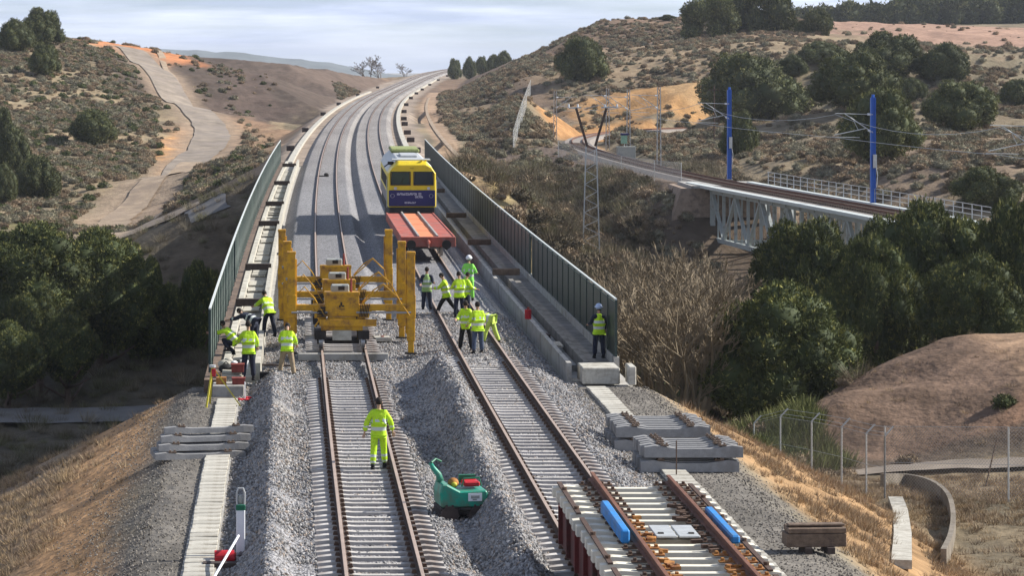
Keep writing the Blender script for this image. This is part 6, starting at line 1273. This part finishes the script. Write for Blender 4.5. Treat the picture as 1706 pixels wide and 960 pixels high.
def fence(name, P, hgt, label, net, crank=False, group=None):
    """posts at the points P (x, y, z) with wire netting between them"""
    root = empty(name, P[0], label=label, cat='fence', group=group); root.location = (0, 0, 0)
    pm = MB().cyl((0, 0, -.3), (0, 0, hgt), .035, 8)
    if crank: pm.cyl((0, 0, hgt), (.32, 0, hgt + .34), .03, 8)
    pm = pm.mesh('post', M['galv'])
    for p in P: o = bpy.data.objects.new('post', pm); o.location = p; link(o, root)
    for a, b in zip(P[:-1], P[1:]):
        a, b = Vector(a), Vector(b); me = bpy.data.meshes.new('netting'); me.from_pydata([a, b, b + Vector((0, 0, hgt)), a + Vector((0, 0, hgt))], [], [(0, 1, 2, 3)]); L_ = (b - a).length; uv = me.uv_layers.new(name='UV'); 
        for li, c in enumerate(((0, 0), (L_, 0), (L_, hgt), (0, hgt))): uv.data[li].uv = c
        me.materials.append(net); o = link(bpy.data.objects.new('netting', me), root)
    mb = MB()
    for a, b in zip(P[:-1], P[1:]):
        for z, dx in ([(hgt, 0), (hgt * .5, 0)] + ([(hgt + .12, .12), (hgt + .3, .28)] if crank else [])): mb.tube([(a[0] + dx, a[1], a[2] + z), (b[0] + dx, b[1], b[2] + z)], .008, 4)
    mb.build('wires', M['galv'], root)
hits = []
for x, Yp in ((1256, 114), (1300, 109.5), (1352, 104), (1402, 99.5), (1443, 96.8), (1474, 95)): hits.append(((x - 476) * Yp / 4400, Yp, tz((x - 476) * Yp / 4400, Yp)))
fence('chain_link_fence', hits, 2.25, 'tall chain link fence with cranked white posts in front of the brown bank', M['net'], True, 'wire fences right of the near bank')
hits2 = [hits[-1]] + [ground_hit(x, y, 70, 140) for x, y in ((1680, 838), (1790, 845))]
fence('chain_link_fence', hits2, 2.6, 'chain link fence running to the right edge of the picture from the corner post', M['net'], False, 'wire fences right of the near bank')
hf = [ground_hit(x, y, 200, 900) for x, y in ((855, 256), (862, 232), (870, 205), (877, 180), (884, 158))]
fence('hill_fence', hf, 2.6, 'wire fence climbing the tan hill right of the far track', M['net_far'], False)
hf = [ground_hit(x, y, 200, 900) for x, y in ((930, 262), (990, 280), (1035, 292), (1090, 300), (1135, 305))]
fence('line_fence', hf, 2.0, 'wire fence along the near side of the old railway curve', M['net_far'], False)
hf = [ground_hit(x, y, 200, 900) for x, y in ((988, 66), (1000, 52), (1010, 40))]
# leaning stake by the fence
X, Y, z = ground_hit(1640, 812, 70, 140); o = MB().cyl((0, 0, -.2), (.55, .2, 1.9), .03, 6).build('leaning_stake', M['timber'], None, loc=(X, Y, z)); tag(o, 'leaning dark stake left of the white post near the right edge', 'stake')
# curved headwall of the ditch and its pale chute
cp = [ground_hit(x, y, 60, 130) for x, y in ((1470, 812), (1510, 812), (1550, 822), (1578, 845), (1588, 880), (1584, 915), (1572, 945))]
hw = MB(); sp_ = smooth_path(cp, 5); n = len(sp_)
for i, p in enumerate(sp_):
    d = sp_[min(i + 1, n - 1)] - sp_[max(i - 1, 0)]; d.z = 0; d.normalize(); s = Vector((d.y, -d.x, 0)) * .08; zt1 = Vector((0, 0, .5)); zb1 = Vector((0, 0, -.8)); hw.v += [tuple(p + s + zb1), tuple(p + s + zt1), tuple(p - s + zt1), tuple(p - s + zb1)]
for i in range(n - 1):
    for k in range(4): hw.f.append((i * 4 + k, i * 4 + (k + 1) % 4, i * 4 + 4 + (k + 1) % 4, i * 4 + 4 + k)); hw.mi.append(0)
hw.f += [(0, 1, 2, 3), ((n - 1) * 4 + 3, (n - 1) * 4 + 2, (n - 1) * 4 + 1, (n - 1) * 4)]; hw.mi += [0, 0]
tag(hw.build('headwall', mat('stained_concrete', (.24, .205, .165), var=.25, scale=3, dirt=(.12, .1, .07), dirt_amt=.6, bump=.02, bscale=12)), 'curved grey concrete headwall of the ditch at the lower right', 'wall')
ch = [ground_hit(x, y, 60, 130) for x, y in ((1492, 838), (1500, 860), (1504, 900), (1502, 948))]
cu = MB(); 
for a, b in zip(ch[:-1], ch[1:]):
    a, b = Vector(a) + Vector((0, 0, .1)), Vector(b) + Vector((0, 0, .1)); cu.bar(a, b, .5, .22)
tag(cu.build('drain_chute', M['concrete_lt']), 'pale concrete drain chute running down the orange bank at the lower right', 'drain')
# gutter beside the far right track, stones on the far banks
o = sweep(MB(), [(CM + 10.6, -.75), (CM + 10.6, -.5), (CM + 11.1, -.5), (CM + 11.1, -.75)], 262, 620, 8).build('stone_gutter', M['dirt_lt']); tag(o, 'pale stone gutter beside the service path right of the far track', 'gutter')
# pale ridge far behind the left hill
ridge = []; xs_ = np.linspace(-330, 220, 60)
Yr = 2600.0
for x in xs_:
    px = 476 + x * 4400 / Yr; ztop = H - (np.interp(px, [100, 270, 430, 560, 640, 760], [78, 80, 90, 106, 122, 135]) - 85) * Yr / 4400 + 2.0 * (vnoise(np.array(x / 14), np.array(0.), 8) - .5)
    ridge.append((x, float(ztop)))
V = []; 
for j, (dy, f) in enumerate(((-500, 0), (-200, .7), (0, 1), (260, .6), (600, 0))):
    for x, zt2 in ridge: V.append((x * (1 + dy / 6000), Yr + dy, -85 + (zt2 + 85) * f))
n = len(ridge); idx = np.arange(5 * n).reshape(5, n); F = np.stack([idx[:-1, :-1], idx[:-1, 1:], idx[1:, 1:], idx[1:, :-1]], -1).reshape(-1, 4)
M['ridge'] = mat('far_ridge', (0.15, 0.17, 0.18), var=.2, scale=.02)  # bluish tone: distance haze put into the ridge colour
tag(link(bpy.data.objects.new('far_hills', npmesh('far_hills', V, F, M['ridge'], True))), kind='structure')
# ------------------------------------------------------------ haze
hz = bpy.data.materials.new('haze'); hz.use_nodes = True; nt = hz.node_tree; nt.nodes.clear()
pv = nt.nodes.new('ShaderNodeVolumePrincipled'); pv.inputs['Color'].default_value = (.86, .91, 1, 1); pv.inputs['Density'].default_value = .00008; pv.inputs['Anisotropy'].default_value = .2
om = nt.nodes.new('ShaderNodeOutputMaterial'); nt.links.new(pv.outputs[0], om.inputs['Volume'])
tag(MB().b2(-9200, 9200, -9200, 12200, -95, 42).build('haze', hz), kind='stuff')
